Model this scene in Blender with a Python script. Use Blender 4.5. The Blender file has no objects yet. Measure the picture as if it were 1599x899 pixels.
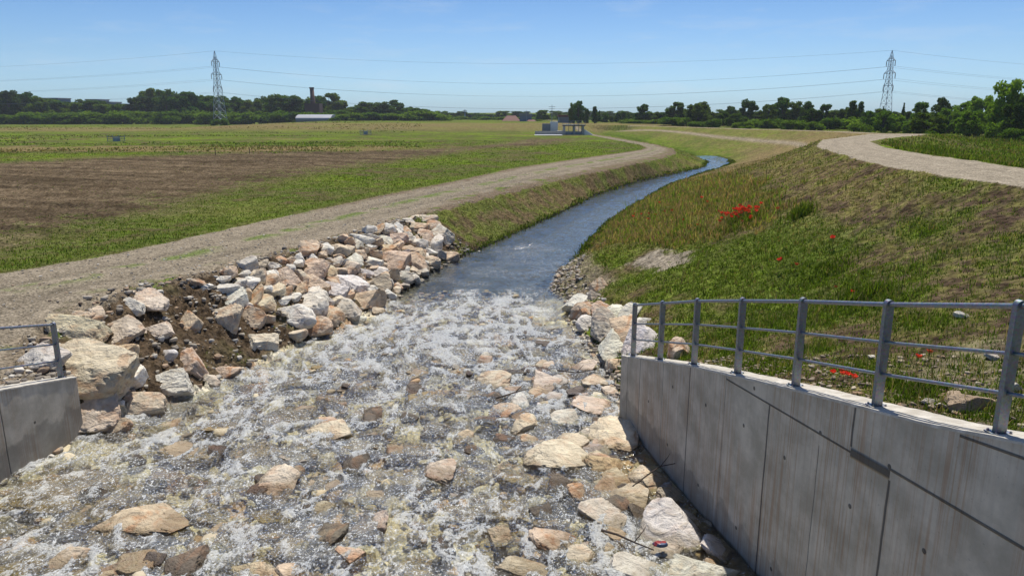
import bpy, bmesh, math, random
import numpy as np
from mathutils import Vector, Matrix
R = math.radians
scene = bpy.context.scene
# ---------------------------------------------------------------- camera
cam_d = bpy.data.cameras.new('camera'); cam = bpy.data.objects.new('camera', cam_d)
scene.collection.objects.link(cam); scene.camera = cam
cam_d.sensor_width = 36; cam_d.lens = 25.9; cam_d.clip_start = .1; cam_d.clip_end = 20000
cam.location = (0, 0, 0); cam.rotation_euler = (R(90-13.376), 0, 0)
# ---------------------------------------------------------------- sky, sun, exposure
SUN_AZ, SUN_EL = 11.0, 63.0            # degrees right of straight ahead, above the horizon
world = bpy.data.worlds.new('World'); scene.world = world; world.use_nodes = True
wn = world.node_tree.nodes; wl_ = world.node_tree.links
sky = wn.new('ShaderNodeTexSky'); sky.sky_type = 'NISHITA'; sky.sun_disc = False
sky.sun_elevation = R(SUN_EL); sky.sun_rotation = R(SUN_AZ); sky.altitude = 50
sky.air_density = 1.0; sky.dust_density = .6; sky.ozone_density = 2.2
tc = wn.new('ShaderNodeTexCoord'); sx_ = wn.new('ShaderNodeSeparateXYZ'); wl_.new(tc.outputs['Generated'], sx_.inputs[0])
rp_ = wn.new('ShaderNodeValToRGB'); wl_.new(sx_.outputs[2], rp_.inputs[0])          # bluer air low down; unseen overhead band warmed to offset blue ambient light
rp_.color_ramp.elements[0].position = 0.0; rp_.color_ramp.elements[0].color = (.47, .70, 1.08, 1)
rp_.color_ramp.elements[1].position = .80; rp_.color_ramp.elements[1].color = (.54, .42, .28, 1)
for ps_, c_ in ((.03, (.46, .67, 1.0, 1)), (.07, (.43, .59, .83, 1)), (.145, (.335, .485, .70, 1)), (.22, (.18, .42, .76, 1)), (.60, (.19, .42, .72, 1))):
    e_ = rp_.color_ramp.elements.new(ps_); e_.color = c_
mu = wn.new('ShaderNodeVectorMath'); mu.operation = 'MULTIPLY'; wl_.new(sky.outputs[0], mu.inputs[0]); wl_.new(rp_.outputs[0], mu.inputs[1])
mu2 = wn.new('ShaderNodeVectorMath'); mu2.operation = 'SCALE'; mu2.inputs['Scale'].default_value = 2.0; wl_.new(mu.outputs[0], mu2.inputs[0])
mp_ = wn.new('ShaderNodeMapping'); mp_.inputs['Scale'].default_value = (5, 5, 26); wl_.new(tc.outputs['Generated'], mp_.inputs[0])
cn_ = wn.new('ShaderNodeTexNoise'); cn_.inputs['Scale'].default_value = 1.6; cn_.inputs['Detail'].default_value = 7; cn_.inputs['Roughness'].default_value = .62; wl_.new(mp_.outputs[0], cn_.inputs[0])
cm_ = wn.new('ShaderNodeMapRange'); cm_.inputs[1].default_value = .52; cm_.inputs[2].default_value = .85; cm_.inputs[4].default_value = .30; wl_.new(cn_.outputs[0], cm_.inputs[0])
mx_ = wn.new('ShaderNodeMix'); mx_.data_type = 'RGBA'; wl_.new(cm_.outputs[0], mx_.inputs[0]); wl_.new(mu2.outputs[0], mx_.inputs[6]); mx_.inputs[7].default_value = (9.5, 10.3, 11.2, 1)   # thin wisps of cloud
wl_.new(mx_.outputs[2], wn['Background'].inputs[0]); wn['Background'].inputs[1].default_value = .076
sun_d = bpy.data.lights.new('sun', 'SUN'); sun_d.energy = 4.7; sun_d.angle = R(.53); sun_d.color = (1, .95, .86)
sun = bpy.data.objects.new('sun', sun_d); scene.collection.objects.link(sun)
sv = Vector((math.sin(R(SUN_AZ))*math.cos(R(SUN_EL)), math.cos(R(SUN_AZ))*math.cos(R(SUN_EL)), math.sin(R(SUN_EL))))
sun.rotation_euler = sv.to_track_quat('Z', 'Y').to_euler(); sun.location = sv*50
scene.view_settings.view_transform = 'Standard'; scene.view_settings.look = 'None'
scene.view_settings.exposure = 0.0; scene.view_settings.gamma = 1
scene.cycles.max_bounces = 6; scene.cycles.transparent_max_bounces = 12; scene.cycles.sample_clamp_indirect = 4
scene.cycles.caustics_reflective = False; scene.cycles.caustics_refractive = False
random.seed(4); rng = np.random.default_rng(4)
col = scene.collection
# ---------------------------------------------------------------- terrain shape (metres, eye at z=0)
def _h(ix, iy, s):
    n = (ix.astype(np.int64)*374761393 + iy.astype(np.int64)*668265263 + s*1274126177) & 0xffffffff
    n = ((n ^ (n >> 13))*1103515245) & 0xffffffff
    n = ((n ^ (n >> 16))*2246822519) & 0xffffffff
    return ((n ^ (n >> 15)) & 0xffff)/65535.0
def vnoise(x, y, s=0):
    ix = np.floor(x); iy = np.floor(y); fx = x-ix; fy = y-iy
    fx = fx*fx*(3-2*fx); fy = fy*fy*(3-2*fy)
    a = _h(ix, iy, s); b = _h(ix+1, iy, s); c = _h(ix, iy+1, s); d = _h(ix+1, iy+1, s)
    return (a*(1-fx)+b*fx)*(1-fy)+(c*(1-fx)+d*fx)*fy
def fbm(x, y, o=4, s=0, g=.5):
    r = 0; a = 1; t = 0
    for i in range(o):
        r = r+a*vnoise(x*2**i+17.3*i, y*2**i-9.1*i, s+i); t += a; a *= g
    return r/t
def sstep(a, b, x):
    t = np.clip((x-a)/(b-a), 0, 1); return t*t*(3-2*t)
def tab(t):
    t = np.array(t, float); return lambda Y: np.interp(Y, t[:, 0], t[:, 1])
trackL = tab([(-5,-19),(8,-17),(14,-16),(20.2,-14.4),(24,-12.9),(33.2,-11.3),(44.1,-7.7),(52.4,-4.5),(65.9,0),(79.9,6.9),(92.9,14.0),(99,17.0),(104.9,18.8),(115.5,19.6),(141,18.1),(181,16.3)])
crestL = tab([(-5,-10.5),(13.5,-8.83),(14.3,-9.3),(15.3,-9.8),(17.9,-9.6),(20.3,-8.4),(25.2,-6.9),(31.7,-5.1),(36.5,-3.5),(45.6,0),(57.4,5),(72.2,12.4),(82,17.0),(89.4,19.7),(102.4,22.0),(117,22.1),(147.5,20.2),(180,17.7)])
waterL = tab([(-5,-10.18),(13.5,-8.52),(14.0,-8.3),(16.2,-7.0),(18.6,-6.1),(20.6,-5.2),(23.5,-4.2),(26.2,-3.7),(31,-2.7),(34.8,-1.2),(40.2,.7),(47.8,3.4),(57.4,6.5),(69.5,12),(81,18.6),(88,22.6),(98.4,25.8),(108.6,27.0),(120,26.2),(134,24.4),(160,21.3),(175,20)])
waterR = tab([(-5,5.7),(5.5,3.85),(14.4,2.33),(16.4,2.4),(18.3,2.25),(22,1.8),(24.3,1.9),(26.2,1.45),(29,1.8),(32.4,2.9),(36.7,3.9),(43.4,5.7),(51.2,8.5),(65.1,13.6),(79.3,20.4),(86,24.0),(94.6,27.8),(104,30.0),(112,30.4),(120,29.4),(134,27.2),(160,24.0),(175,22.8)])
roadN = tab([(-5,11.6),(14,11.3),(18,11),(21.5,11.1),(26,12),(30,13),(36,14.6),(45,18.6),(57,27),(62,30),(72,35),(85,39.5),(100,42.5),(120,42),(141,38.5),(160,34),(185,26),(260,5)])
roadF = tab([(-5,14.2),(14,14.4),(21,14.7),(25,15.5),(28.3,15.9),(34.7,17.3),(42.6,20.3),(48,24),(55,30),(62,34.5),(72,38.5),(85,42.3),(100,45),(120,44.6),(141,41),(160,36.5),(185,28.5),(260,8)])
crestZ = tab([(-5,-1.55),(57,-1.6),(85,-2.3),(130,-2.8),(170,-3.0),(260,-3.2)])
zwat = tab([(-5,-5.6),(5,-5.7),(8,-5.87),(10.9,-6.1),(14.5,-6.2),(25,-6.25),(112,-6.3)])
P0 = np.array([3.77, 5.5]); D0 = np.array([-.247, 1.45]); D0 = D0/np.hypot(*D0)   # channel face of the right wall
def rface(Y): return 3.77-.1703*(Y-5.5)
WT = [(-6.5,-1.0),(-4,-1.6),(-.4,-2.42),(.48,-2.67),(1.6,-2.93),(2.69,-3.18),(5.59,-3.9),(9.14,-4.9)]
def rtop(s): return np.interp(s, [a for a, b in WT], [b for a, b in WT])
def ltop(Y): return -5.0+.24*(13.5-Y)
def lface(Y): return -8.45-.09*(13.5-Y)      # channel face of the left wall
def base(X, Y):
    Yc = np.clip(Y, -5, 175)
    tl = trackL(Yc); cl = crestL(Yc); wl = waterL(Yc); wr = waterR(Yc); rn = roadN(np.clip(Y,-5,260)); rf = roadF(np.clip(Y,-5,260)); cz = crestZ(Y); zw = zwat(Yc)
    zw = zw+sstep(116, 160, Y)*1.45
    zcl = np.interp(Yc, [-5, 8, 13.3, 15, 18, 34], [ltop(-5.)-.07, ltop(8.)-.07, -5.0, -4.82, -4.45, -4.78])
    fz = np.interp(Yc, [-5, 10, 20, 34], [-3.3, -4.0, -4.4, -4.8])
    nearR = Yc < 14.45
    s = (Yc-5.5)/.9858
    k = sstep(14.45, 16.5, Yc)
    r3x = np.where(nearR, rface(Yc)+.36, rface(14.4)+.36+k*.35+np.maximum(wr-waterR(14.5), -.3)*k)
    r3x = np.maximum(r3x, wr+.25)
    r3x = np.where(Yc > 16.5, wr+1.5+.02*(Yc-16), np.where(nearR, r3x, (1-k)*r3x+k*(wr+1.5)))
    r3z = np.where(nearR, rtop(s)-.07, (1-k)*(rtop(8.9)-.07)+k*(zw+.85))
    dp = np.interp(Yc, [5, 20, 27, 60], [.28, .28, .55, .5])
    depthL = np.where(Yc < 13.3, .3, .2)
    bx = [cl*0-4000, tl, cl, wl, wl+.9, wr-.8, wr, r3x, rn, rf, rf+5, rf+26, cl*0+4000]
    bz = [fz, fz, zcl, zw, zw-dp, zw-dp, zw-.02, r3z, cz, cz, cz-.75, cz*0-3.25, cz*0-3.25]
    z = bz[0]
    for i in range(len(bx)-1):
        t = np.clip((X-bx[i])/np.maximum(bx[i+1]-bx[i], .02), 0, 1)
        z = np.where(X > bx[i], bz[i]*(1-t)+bz[i+1]*t, z)
    # beyond the channel the land is level with a low dike on the left
    far = sstep(182, 212, Y)*(1-sstep(70, 110, -X))
    z = z*(1-far)+(-3.3)*far
    f2 = sstep(300, 420, Y); z = z*(1-f2)+(-3.6)*f2
    return z
def polydist(X, Y, poly):
    """signed distance (positive inside) to a plan polygon"""
    d = np.full(X.shape, 1e9); ins = np.zeros(X.shape, bool)
    n = len(poly)
    for i in range(n):
        ax, ay = poly[i]; bx, by = poly[(i+1) % n]
        ex, ey = bx-ax, by-ay; wx, wy = X-ax, Y-ay
        t = np.clip((wx*ex+wy*ey)/(ex*ex+ey*ey+1e-9), 0, 1)
        d = np.minimum(d, (wx-ex*t)**2+(wy-ey*t)**2)
        c = ((ay <= Y) & (by > Y)) | ((by <= Y) & (ay > Y))
        ins ^= c & (X < ax+(Y-ay)*ex/(ey if abs(ey) > 1e-9 else 1e-9))
    return np.where(ins, 1, -1)*np.sqrt(d)
# ---------------------------------------------------------------- measured positions (metres)
ROCKS = [
 ('left', -9.23, 18.0, -4.63, 0.72, 0.32, 0.22, 'cream', 'broad flat cream boulder at the top edge of the bank beside the track'),
 ('left', -9.36, 17.5, -4.66, 0.44, 0.16, 0.23, 'white', 'low white stone tucked under the broad flat boulder at the track edge'),
 ('left', -7.66, 19.72, -5.07, 0.36, 0.42, 0.23, 'white', 'clean white upright boulder on dark soil near the track'),
 ('left', -9.73, 15.75, -4.75, 0.65, 0.25, 0.25, 'cream', 'long curved cream slab behind the left railing end'),
 ('left', -9.86, 16.25, -4.66, 0.22, 0.29, 0.24, 'cream', 'narrow cream stone standing above the long curved slab'),
 ('left', -9.69, 16.53, -4.64, 0.22, 0.27, 0.24, 'orange', 'rusty tilted stone above the long curved slab'),
 ('left', -8.83, 14.61, -5.41, 0.84, 0.62, 0.3, 'cream', 'largest boulder, pale and broad, at the end of the left concrete wall'),
 ('left', -8.47, 13.89, -5.96, 0.42, 0.41, 0.34, 'cream', 'rounded boulder with an orange top below the largest boulder, by the wall foot'),
 ('left', -8.98, 16.38, -5.06, 0.42, 0.4, 0.26, 'cream', 'pointed cream boulder right of the long curved slab'),
 ('left', -8.81, 15.59, -5.33, 0.37, 0.29, 0.29, 'orange', ''),
 ('left', -9.36, 14.04, -4.9, 0.47, 0.34, 0.28, 'grey', 'grey brown boulder behind the left railing'),
 ('left', -7.5, 18.67, -5.42, 0.42, 0.45, 0.26, 'cream', 'yellowish slab lying down the soil slope below the white boulder'),
 ('left', -6.58, 18.59, -5.96, 0.41, 0.27, 0.29, 'cream', 'flat yellowish boulder just above the water on the soil slope'),
 ('left', -6.34, 20.21, -5.68, 0.67, 0.34, 0.26, 'white', 'wide grey white boulder in the middle of the left bank'),
 ('left', -6.0, 21.45, -5.64, 0.4, 0.46, 0.25, 'white', 'bright white slab leaning to the right in the middle of the left bank'),
 ('left', -7.83, 20.56, -4.78, 0.23, 0.2, 0.21, 'grey', ''),
 ('left', -7.25, 20.24, -5.16, 0.17, 0.33, 0.23, 'orange', ''),
 ('left', -7.02, 20.15, -5.32, 0.25, 0.29, 0.24, 'cream', ''),
 ('left', -6.97, 22.12, -5.0, 0.43, 0.25, 0.21, 'orange', ''),
 ('left', -6.51, 23.59, -5.03, 0.46, 0.3, 0.2, 'orange', ''),
 ('left', -5.65, 20.27, -6.06, 0.48, 0.25, 0.28, 'orange', ''),
 ('left', -7.08, 19.32, -5.49, 0.37, 0.28, 0.26, 'orange', 'dark rusty boulder under the clean white upright one'),
 ('left', -5.75, 28.1, -4.85, 0.4, 0.28, 0.17, 'white', ''),
 ('left', -5.83, 27.24, -4.93, 0.22, 0.27, 0.17, 'white', ''),
 ('left', -4.88, 31.37, -4.9, 0.22, 0.25, 0.15, 'white', ''),
 ('left', -4.78, 29.88, -5.18, 0.48, 0.24, 0.17, 'orange', ''),
 ('left', -4.4, 30.74, -5.28, 0.25, 0.3, 0.17, 'white', ''),
 ('left', -5.63, 25.75, -5.23, 0.44, 0.23, 0.19, 'white', ''),
 ('left', -5.16, 26.53, -5.39, 0.36, 0.26, 0.2, 'white', ''),
 ('left', -5.63, 24.88, -5.33, 0.29, 0.27, 0.2, 'cream', ''),
 ('left', -5.37, 23.8, -5.6, 0.5, 0.35, 0.22, 'white', 'broad white boulder in the middle of the dense rock armour'),
 ('left', -4.53, 27.4, -5.64, 0.57, 0.44, 0.2, 'orange', 'large orange boulder in the middle of the dense rock armour'),
 ('left', -3.88, 28.51, -5.87, 0.46, 0.38, 0.2, 'orange', ''),
 ('left', -5.16, 25.36, -5.54, 0.25, 0.21, 0.21, 'white', ''),
 ('left', -4.78, 25.63, -5.71, 0.3, 0.3, 0.21, 'white', ''),
 ('left', -3.3, 31.56, -5.78, 0.22, 0.62, 0.18, 'white', 'thin white slab standing on end near the downstream end of the rock armour'),
 ('left', -3.18, 33.05, -5.55, 0.47, 0.53, 0.16, 'grey', 'rounded grey boulder closing the far end of the rock armour'),
 ('left', -4.04, 26.55, -6.02, 0.31, 0.24, 0.22, 'grey', ''),
 ('left', -4.61, 24.88, -5.89, 0.34, 0.38, 0.23, 'cream', ''),
 ('left', -4.69, 23.13, -6.05, 0.49, 0.38, 0.25, 'orange', 'brown orange boulder near the water in the rock armour'),
 ('left', -5.11, 22.04, -6.01, 0.39, 0.37, 0.26, 'grey', ''),
 ('left', -5.38, 21.33, -6.0, 0.28, 0.34, 0.26, 'orange', ''),
 ('left', -5.69, 22.82, -5.58, 0.4, 0.32, 0.23, 'white', ''),
 ('left', -6.18, 22.73, -5.33, 0.48, 0.25, 0.22, 'orange', ''),
 ('left', -4.07, 34.11, -4.9, 0.57, 0.21, 0.14, 'cream', ''),
 ('left', -4.31, 32.65, -5.01, 0.52, 0.23, 0.15, 'orange', ''),
 ('left', -6.26, 26.11, -4.83, 0.4, 0.24, 0.18, 'cream', ''),
 ('left', -5.6, 29.73, -4.72, 0.37, 0.21, 0.15, 'orange', ''),
 ('left', -4.89, 28.32, -5.32, 0.43, 0.25, 0.18, 'orange', ''),
 ('left', -8.54, 17.12, -5.17, 0.36, 0.26, 0.26, 'cream', ''),
 ('left', -8.15, 17.94, -5.23, 0.3, 0.34, 0.26, 'orange', ''),
 ('left', -8.05, 16.4, -5.58, 0.27, 0.17, 0.29, 'white', ''),
 ('left', -7.53, 16.58, -5.83, 0.3, 0.38, 0.31, 'orange', ''),
 ('left', -8.27, 15.29, -5.75, 0.25, 0.33, 0.31, 'white', ''),
 ('left', -7.74, 15.61, -5.97, 0.51, 0.27, 0.32, 'white', 'wide pitted white boulder at the water edge right of the largest one'),
 ('left', -6.87, 16.86, -6.14, 0.32, 0.17, 0.32, 'orange', ''),
 ('left', -7.05, 16.32, -6.15, 0.21, 0.16, 0.33, 'cream', ''),
 ('left', -8.01, 14.64, -6.12, 0.6, 0.26, 0.34, 'cream', 'low split cream boulder in the water edge beside the left wall end'),
 ('left', -7.98, 13.71, -6.18, 0.34, 0.16, 0.36, 'orange', 'small wet orange boulder at the water edge by the left wall'),
 ('left', -4.18, 29.64, -5.56, 0.32, 0.24, 0.18, 'orange', ''),
 ('left', -3.79, 32.05, -5.41, 0.31, 0.37, 0.17, 'orange', ''),
 ('left', -3.81, 29.77, -5.76, 0.27, 0.29, 0.19, 'orange', ''),
 ('left', -5.15, 29.34, -5.03, 0.32, 0.24, 0.17, 'white', ''),
 ('left', -5.64, 26.59, -5.12, 0.29, 0.17, 0.19, 'orange', ''),
 ('left', -4.6, 32.93, -4.81, 0.29, 0.18, 0.14, 'white', ''),
 ('left', -3.67, 33.9, -5.14, 0.33, 0.24, 0.15, 'orange', ''),
 ('left', -6.07, 24.0, -5.21, 0.29, 0.24, 0.21, 'cream', ''),
 ('left', -6.46, 21.91, -5.31, 0.29, 0.2, 0.23, 'orange', ''),
 ('left', -6.97, 21.05, -5.17, 0.22, 0.26, 0.23, 'cream', ''),
 ('left', -4.22, 24.59, -6.13, 0.22, 0.18, 0.24, 'white', ''),
 ('left', -4.11, 25.64, -6.08, 0.21, 0.16, 0.23, 'orange', ''),
 ('left', -4.79, 21.76, -6.23, 0.26, 0.16, 0.27, 'white', ''),
 ('left', -4.33, 22.92, -6.24, 0.21, 0.15, 0.26, 'cream', ''),
 ('right', 2.91, 23.83, -5.72, 0.28, 0.28, 0.23, 'orange', 'thin orange streaked slab at the top of the right bank rocks'),
 ('right', 2.24, 22.93, -6.05, 0.44, 0.31, 0.25, 'white', 'long white slab pointing at the calm water on the right bank'),
 ('right', 2.22, 21.89, -6.04, 0.32, 0.28, 0.26, 'orange', 'orange boulder just below the long white slab'),
 ('right', 2.2, 20.73, -6.11, 0.3, 0.23, 0.28, 'white', 'smooth clean white boulder at the right water edge'),
 ('right', 2.71, 21.29, -5.8, 0.27, 0.25, 0.26, 'orange', ''),
 ('right', 2.59, 19.77, -5.96, 0.33, 0.43, 0.29, 'grey', 'tall grey white boulder beside the smooth white one'),
 ('right', 2.96, 20.34, -5.72, 0.26, 0.33, 0.27, 'white', ''),
 ('right', 2.55, 18.07, -6.08, 0.28, 0.45, 0.32, 'white', 'upright white boulder with rusty side next to the wall end'),
 ('right', 3.21, 19.82, -5.61, 0.25, 0.33, 0.27, 'white', ''),
 ('right', 2.97, 18.59, -5.82, 0.27, 0.43, 0.3, 'orange', 'tall rusty boulder between the upright white one and the railing'),
 ('right', 3.3, 17.63, -5.67, 0.39, 0.41, 0.3, 'white', 'wide white boulder behind the first railing bay'),
 ('right', 3.15, 13.32, -4.5, 0.29, 0.23, 0.31, 'orange', 'orange and white boulder behind the second railing bay'),
 ('right', 3.54, 18.95, -5.48, 0.26, 0.12, 0.27, 'white', ''),
 ('right', 2.56, 17.14, -6.11, 0.18, 0.22, 0.33, 'cream', ''),
 ('right', 2.67, 22.82, -5.81, 0.19, 0.16, 0.25, 'grey', ''),
 ('stream', -0.45, 16.48, -6.21, 0.47, 0.2, 0.35, 'cream', ''),
 ('stream', -0.13, 14.69, -6.2, 0.37, 0.12, 0.39, 'orange', ''),
 ('stream', 0.27, 13.83, -6.18, 0.29, 0.26, 0.41, 'cream', ''),
 ('stream', -3.61, 13.54, -6.17, 0.47, 0.16, 0.4, 'cream', ''),
 ('stream', -2.93, 14.52, -6.2, 0.25, 0.11, 0.39, 'dark', ''),
 ('stream', -3.8, 14.14, -6.19, 0.24, 0.1, 0.39, 'orange', ''),
 ('stream', -2.83, 12.11, -6.13, 0.25, 0.16, 0.44, 'dark', ''),
 ('stream', -1.26, 11.77, -6.12, 0.3, 0.17, 0.46, 'cream', ''),
 ('stream', -2.94, 10.37, -6.06, 0.19, 0.11, 0.49, 'cream', ''),
 ('stream', -2.12, 9.98, -6.03, 0.32, 0.16, 0.51, 'cream', ''),
 ('stream', -2.68, 9.46, -5.99, 0.28, 0.18, 0.52, 'dark', ''),
 ('stream', -2.19, 8.98, -5.95, 0.19, 0.2, 0.54, 'orange', ''),
 ('stream', -0.2, 9.69, -6.0, 0.22, 0.17, 0.53, 'cream', ''),
 ('stream', -0.97, 9.29, -5.97, 0.16, 0.14, 0.54, 'dark', ''),
 ('stream', 0.17, 8.68, -5.92, 0.39, 0.14, 0.56, 'cream', ''),
 ('stream', 0.65, 9.42, -5.98, 0.45, 0.14, 0.54, 'orange', ''),
 ('stream', 0.58, 10.36, -6.06, 0.32, 0.13, 0.5, 'dark', ''),
 ('stream', -2.21, 15.99, -6.21, 0.23, 0.12, 0.36, 'dark', ''),
 ('stream', -3.98, 11.33, -6.11, 0.39, 0.23, 0.45, 'cream', ''),
 ('stream', -4.15, 11.14, -6.11, 0.23, 0.15, 0.46, 'dark', ''),
 ('stream', -5.65, 9.93, -6.02, 0.84, 0.25, 0.47, 'orange', ''),
 ('stream', -5.81, 10.57, -6.07, 0.23, 0.12, 0.45, 'cream', ''),
 ('stream', -4.29, 9.73, -6.01, 0.39, 0.1, 0.49, 'cream', ''),
 ('stream', -4.42, 8.83, -5.94, 0.26, 0.17, 0.52, 'dark', ''),
 ('stream', -6.15, 8.9, -5.94, 0.32, 0.13, 0.48, 'cream', ''),
 ('stream', -3.38, 8.59, -5.92, 0.4, 0.12, 0.54, 'cream', ''),
 ('stream', -2.85, 8.58, -5.92, 0.28, 0.11, 0.55, 'orange', ''),
 ('stream', 1.0, 12.33, -6.14, 0.78, 0.25, 0.44, 'cream', ''),
 ('stream', 1.71, 11.94, -6.13, 0.38, 0.19, 0.45, 'yellow', ''),
 ('stream', 1.98, 13.32, -6.17, 0.52, 0.26, 0.42, 'cream', ''),
 ('stream', 2.33, 11.5, -6.12, 0.36, 0.23, 0.46, 'cream', ''),
 ('stream', 1.85, 10.78, -6.09, 0.37, 0.2, 0.49, 'cream', ''),
 ('stream', 2.65, 10.97, -6.1, 0.28, 0.13, 0.48, 'cream', ''),
 ('stream', 2.4, 9.74, -6.01, 0.57, 0.32, 0.51, 'white', ''),
 ('stream', 1.36, 10.17, -6.04, 0.37, 0.24, 0.51, 'grey', ''),
 ('stream', 1.71, 8.67, -5.92, 0.43, 0.17, 0.56, 'white', ''),
 ('stream', 2.53, 8.62, -5.92, 0.49, 0.16, 0.55, 'white', ''),
 ('stream', 2.9, 9.89, -6.02, 0.11, 0.09, 0.5, 'grey', ''),
 ('stream', 2.15, 9.15, -5.96, 0.3, 0.15, 0.54, 'grey', ''),
 ('stream', 1.15, 13.07, -6.16, 0.29, 0.16, 0.43, 'cream', ''),
 ('stream', 0.86, 16.45, -6.21, 0.4, 0.18, 0.35, 'cream', ''),
 ('stream', 1.99, 16.56, -6.21, 0.34, 0.15, 0.35, 'cream', ''),
 ('stream', 1.74, 14.94, -6.2, 0.45, 0.18, 0.38, 'cream', ''),
 ('stream', 1.09, 14.13, -6.19, 0.31, 0.17, 0.4, 'grey', ''),
 ('stream', 1.21, 19.35, -6.22, 0.62, 0.07, 0.31, 'dark', ''),
 ('stream', 0.53, 20.46, -6.23, 0.47, 0.07, 0.29, 'dark', ''),
 ('stream', 0.01, 17.15, -6.21, 0.35, 0.08, 0.34, 'dark', ''),
 ('stream', 1.81, 17.51, -6.21, 0.37, 0.11, 0.33, 'cream', ''),
 ('stream', 0.62, 15.66, -6.21, 0.26, 0.12, 0.37, 'orange', ''),
 ('stream', 0.72, 17.34, -6.21, 0.32, 0.08, 0.34, 'dark', ''),
 ('stream', -0.42, 15.53, -6.2, 0.29, 0.09, 0.37, 'dark', ''),
 ('stream', 0.01, 15.99, -6.21, 0.25, 0.1, 0.36, 'cream', ''),
 ('stream', -0.52, 14.19, -6.19, 0.27, 0.08, 0.4, 'dark', ''),
 ('stream', -0.12, 13.24, -6.16, 0.25, 0.08, 0.42, 'dark', ''),
 ('stream', 0.38, 13.17, -6.16, 0.23, 0.09, 0.42, 'orange', ''),
 ('stream', 1.75, 18.13, -6.22, 0.2, 0.08, 0.32, 'dark', ''),
 ('stream', -3.28, 18.97, -6.22, 0.14, 0.05, 0.31, 'dark', ''),
 ('stream', -1.47, 11.0, -6.1, 0.17, 0.07, 0.48, 'dark', ''),
 ('stream', 0.42, 14.71, -6.2, 0.18, 0.08, 0.39, 'dark', ''),
 ('stream', 1.51, 12.75, -6.15, 0.19, 0.1, 0.43, 'grey', ''),
 ('stream', 2.23, 12.76, -6.15, 0.15, 0.07, 0.43, 'cream', ''),
 ('stream', 0.79, 11.82, -6.13, 0.17, 0.07, 0.46, 'orange', ''),
 ('stream', 1.99, 10.3, -6.05, 0.21, 0.11, 0.5, 'dark', ''),
 ('stream', 1.21, 10.98, -6.1, 0.33, 0.12, 0.48, 'orange', ''),
 ('stream', 1.83, 11.23, -6.11, 0.13, 0.06, 0.47, 'dark', ''),
 ('stream', -0.72, 12.77, -6.15, 0.2, 0.06, 0.43, 'dark', ''),
 ('stream', 0.71, 8.97, -5.95, 0.19, 0.08, 0.55, 'dark', ''),
 ('stream', 1.34, 9.14, -5.96, 0.19, 0.09, 0.54, 'cream', ''),
 ('stream', -2.14, 14.37, -6.2, 0.21, 0.07, 0.39, 'dark', ''),
 ('stream', -2.21, 11.0, -6.1, 0.19, 0.07, 0.48, 'cream', ''),
 ('stream', -6.84, 10.99, -6.1, 0.25, 0.1, 0.43, 'dark', ''),
 ('stream', -5.47, 12.76, -6.15, 0.24, 0.08, 0.41, 'dark', ''),
 ('stream', -4.91, 8.97, -5.95, 0.15, 0.08, 0.5, 'dark', ''),
 ('stream', -3.97, 12.77, -6.15, 0.17, 0.06, 0.42, 'cream', ''),
 ('stream', 1.77, 14.01, -6.19, 0.17, 0.09, 0.4, 'dark', ''),
 ('stream', 1.47, 15.84, -6.21, 0.18, 0.09, 0.36, 'dark', ''),
 ('stream', 2.24, 15.8, -6.21, 0.19, 0.15, 0.36, 'cream', ''),
 ('stream', 2.03, 14.71, -6.2, 0.18, 0.08, 0.39, 'orange', ''),
 ('sunken', -7.7, 11.37, -6.11, 0.78, 0.39, 0.41, 'yellow', ''),
 ('sunken', -6.46, 8.91, -5.94, 0.49, 0.24, 0.48, 'yellow', ''),
 ('sunken', -2.77, 13.82, -6.18, 0.31, 0.17, 0.4, 'cream', ''),
 ('sunken', -6.6, 11.15, -6.11, 0.56, 0.25, 0.43, 'yellow', ''),
 ('sunken', -5.86, 14.65, -6.2, 0.66, 0.19, 0.37, 'cream', ''),
 ('sunken', -5.9, 11.71, -6.12, 0.5, 0.16, 0.42, 'orange', ''),
 ('sunken', -5.99, 12.72, -6.15, 0.6, 0.16, 0.4, 'cream', ''),
 ('sunken', -4.77, 14.67, -6.2, 0.58, 0.16, 0.37, 'cream', ''),
 ('sunken', -4.0, 15.42, -6.2, 0.52, 0.13, 0.36, 'cream', ''),
 ('sunken', -5.99, 16.23, -6.21, 0.48, 0.13, 0.34, 'orange', ''),
 ('sunken', -4.79, 12.71, -6.15, 0.45, 0.17, 0.41, 'cream', ''),
 ('sunken', -1.95, 13.01, -6.16, 0.51, 0.15, 0.42, 'cream', ''),
 ('sunken', -2.94, 13.03, -6.16, 0.38, 0.13, 0.42, 'cream', ''),
 ('sunken', -1.99, 11.66, -6.12, 0.41, 0.14, 0.46, 'cream', ''),
 ('sunken', -0.1, 10.51, -6.07, 0.37, 0.14, 0.5, 'yellow', ''),
 ('sunken', -0.8, 10.51, -6.07, 0.32, 0.13, 0.5, 'cream', ''),
 ('sunken', -1.37, 8.77, -5.93, 0.33, 0.14, 0.56, 'cream', ''),
 ('sunken', -1.42, 15.43, -6.2, 0.44, 0.12, 0.37, 'cream', ''),
 ('sunken', -2.51, 17.13, -6.21, 0.48, 0.11, 0.34, 'cream', ''),
 ('sunken', -3.87, 17.61, -6.21, 0.5, 0.12, 0.33, 'cream', ''),
 ('sunken', -1.65, 18.12, -6.22, 0.5, 0.1, 0.32, 'cream', ''),
 ('sunken', -0.69, 19.21, -6.22, 0.53, 0.11, 0.31, 'cream', ''),
 ('sunken', -3.7, 20.44, -6.23, 0.57, 0.09, 0.29, 'orange', ''),
 ('sunken', -1.9, 21.11, -6.23, 0.58, 0.1, 0.28, 'cream', ''),
 ('sunken', 0.69, 18.65, -6.22, 0.43, 0.1, 0.32, 'cream', ''),
 ('sunken', 0.77, 11.42, -6.11, 0.39, 0.15, 0.47, 'orange', ''),
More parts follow.
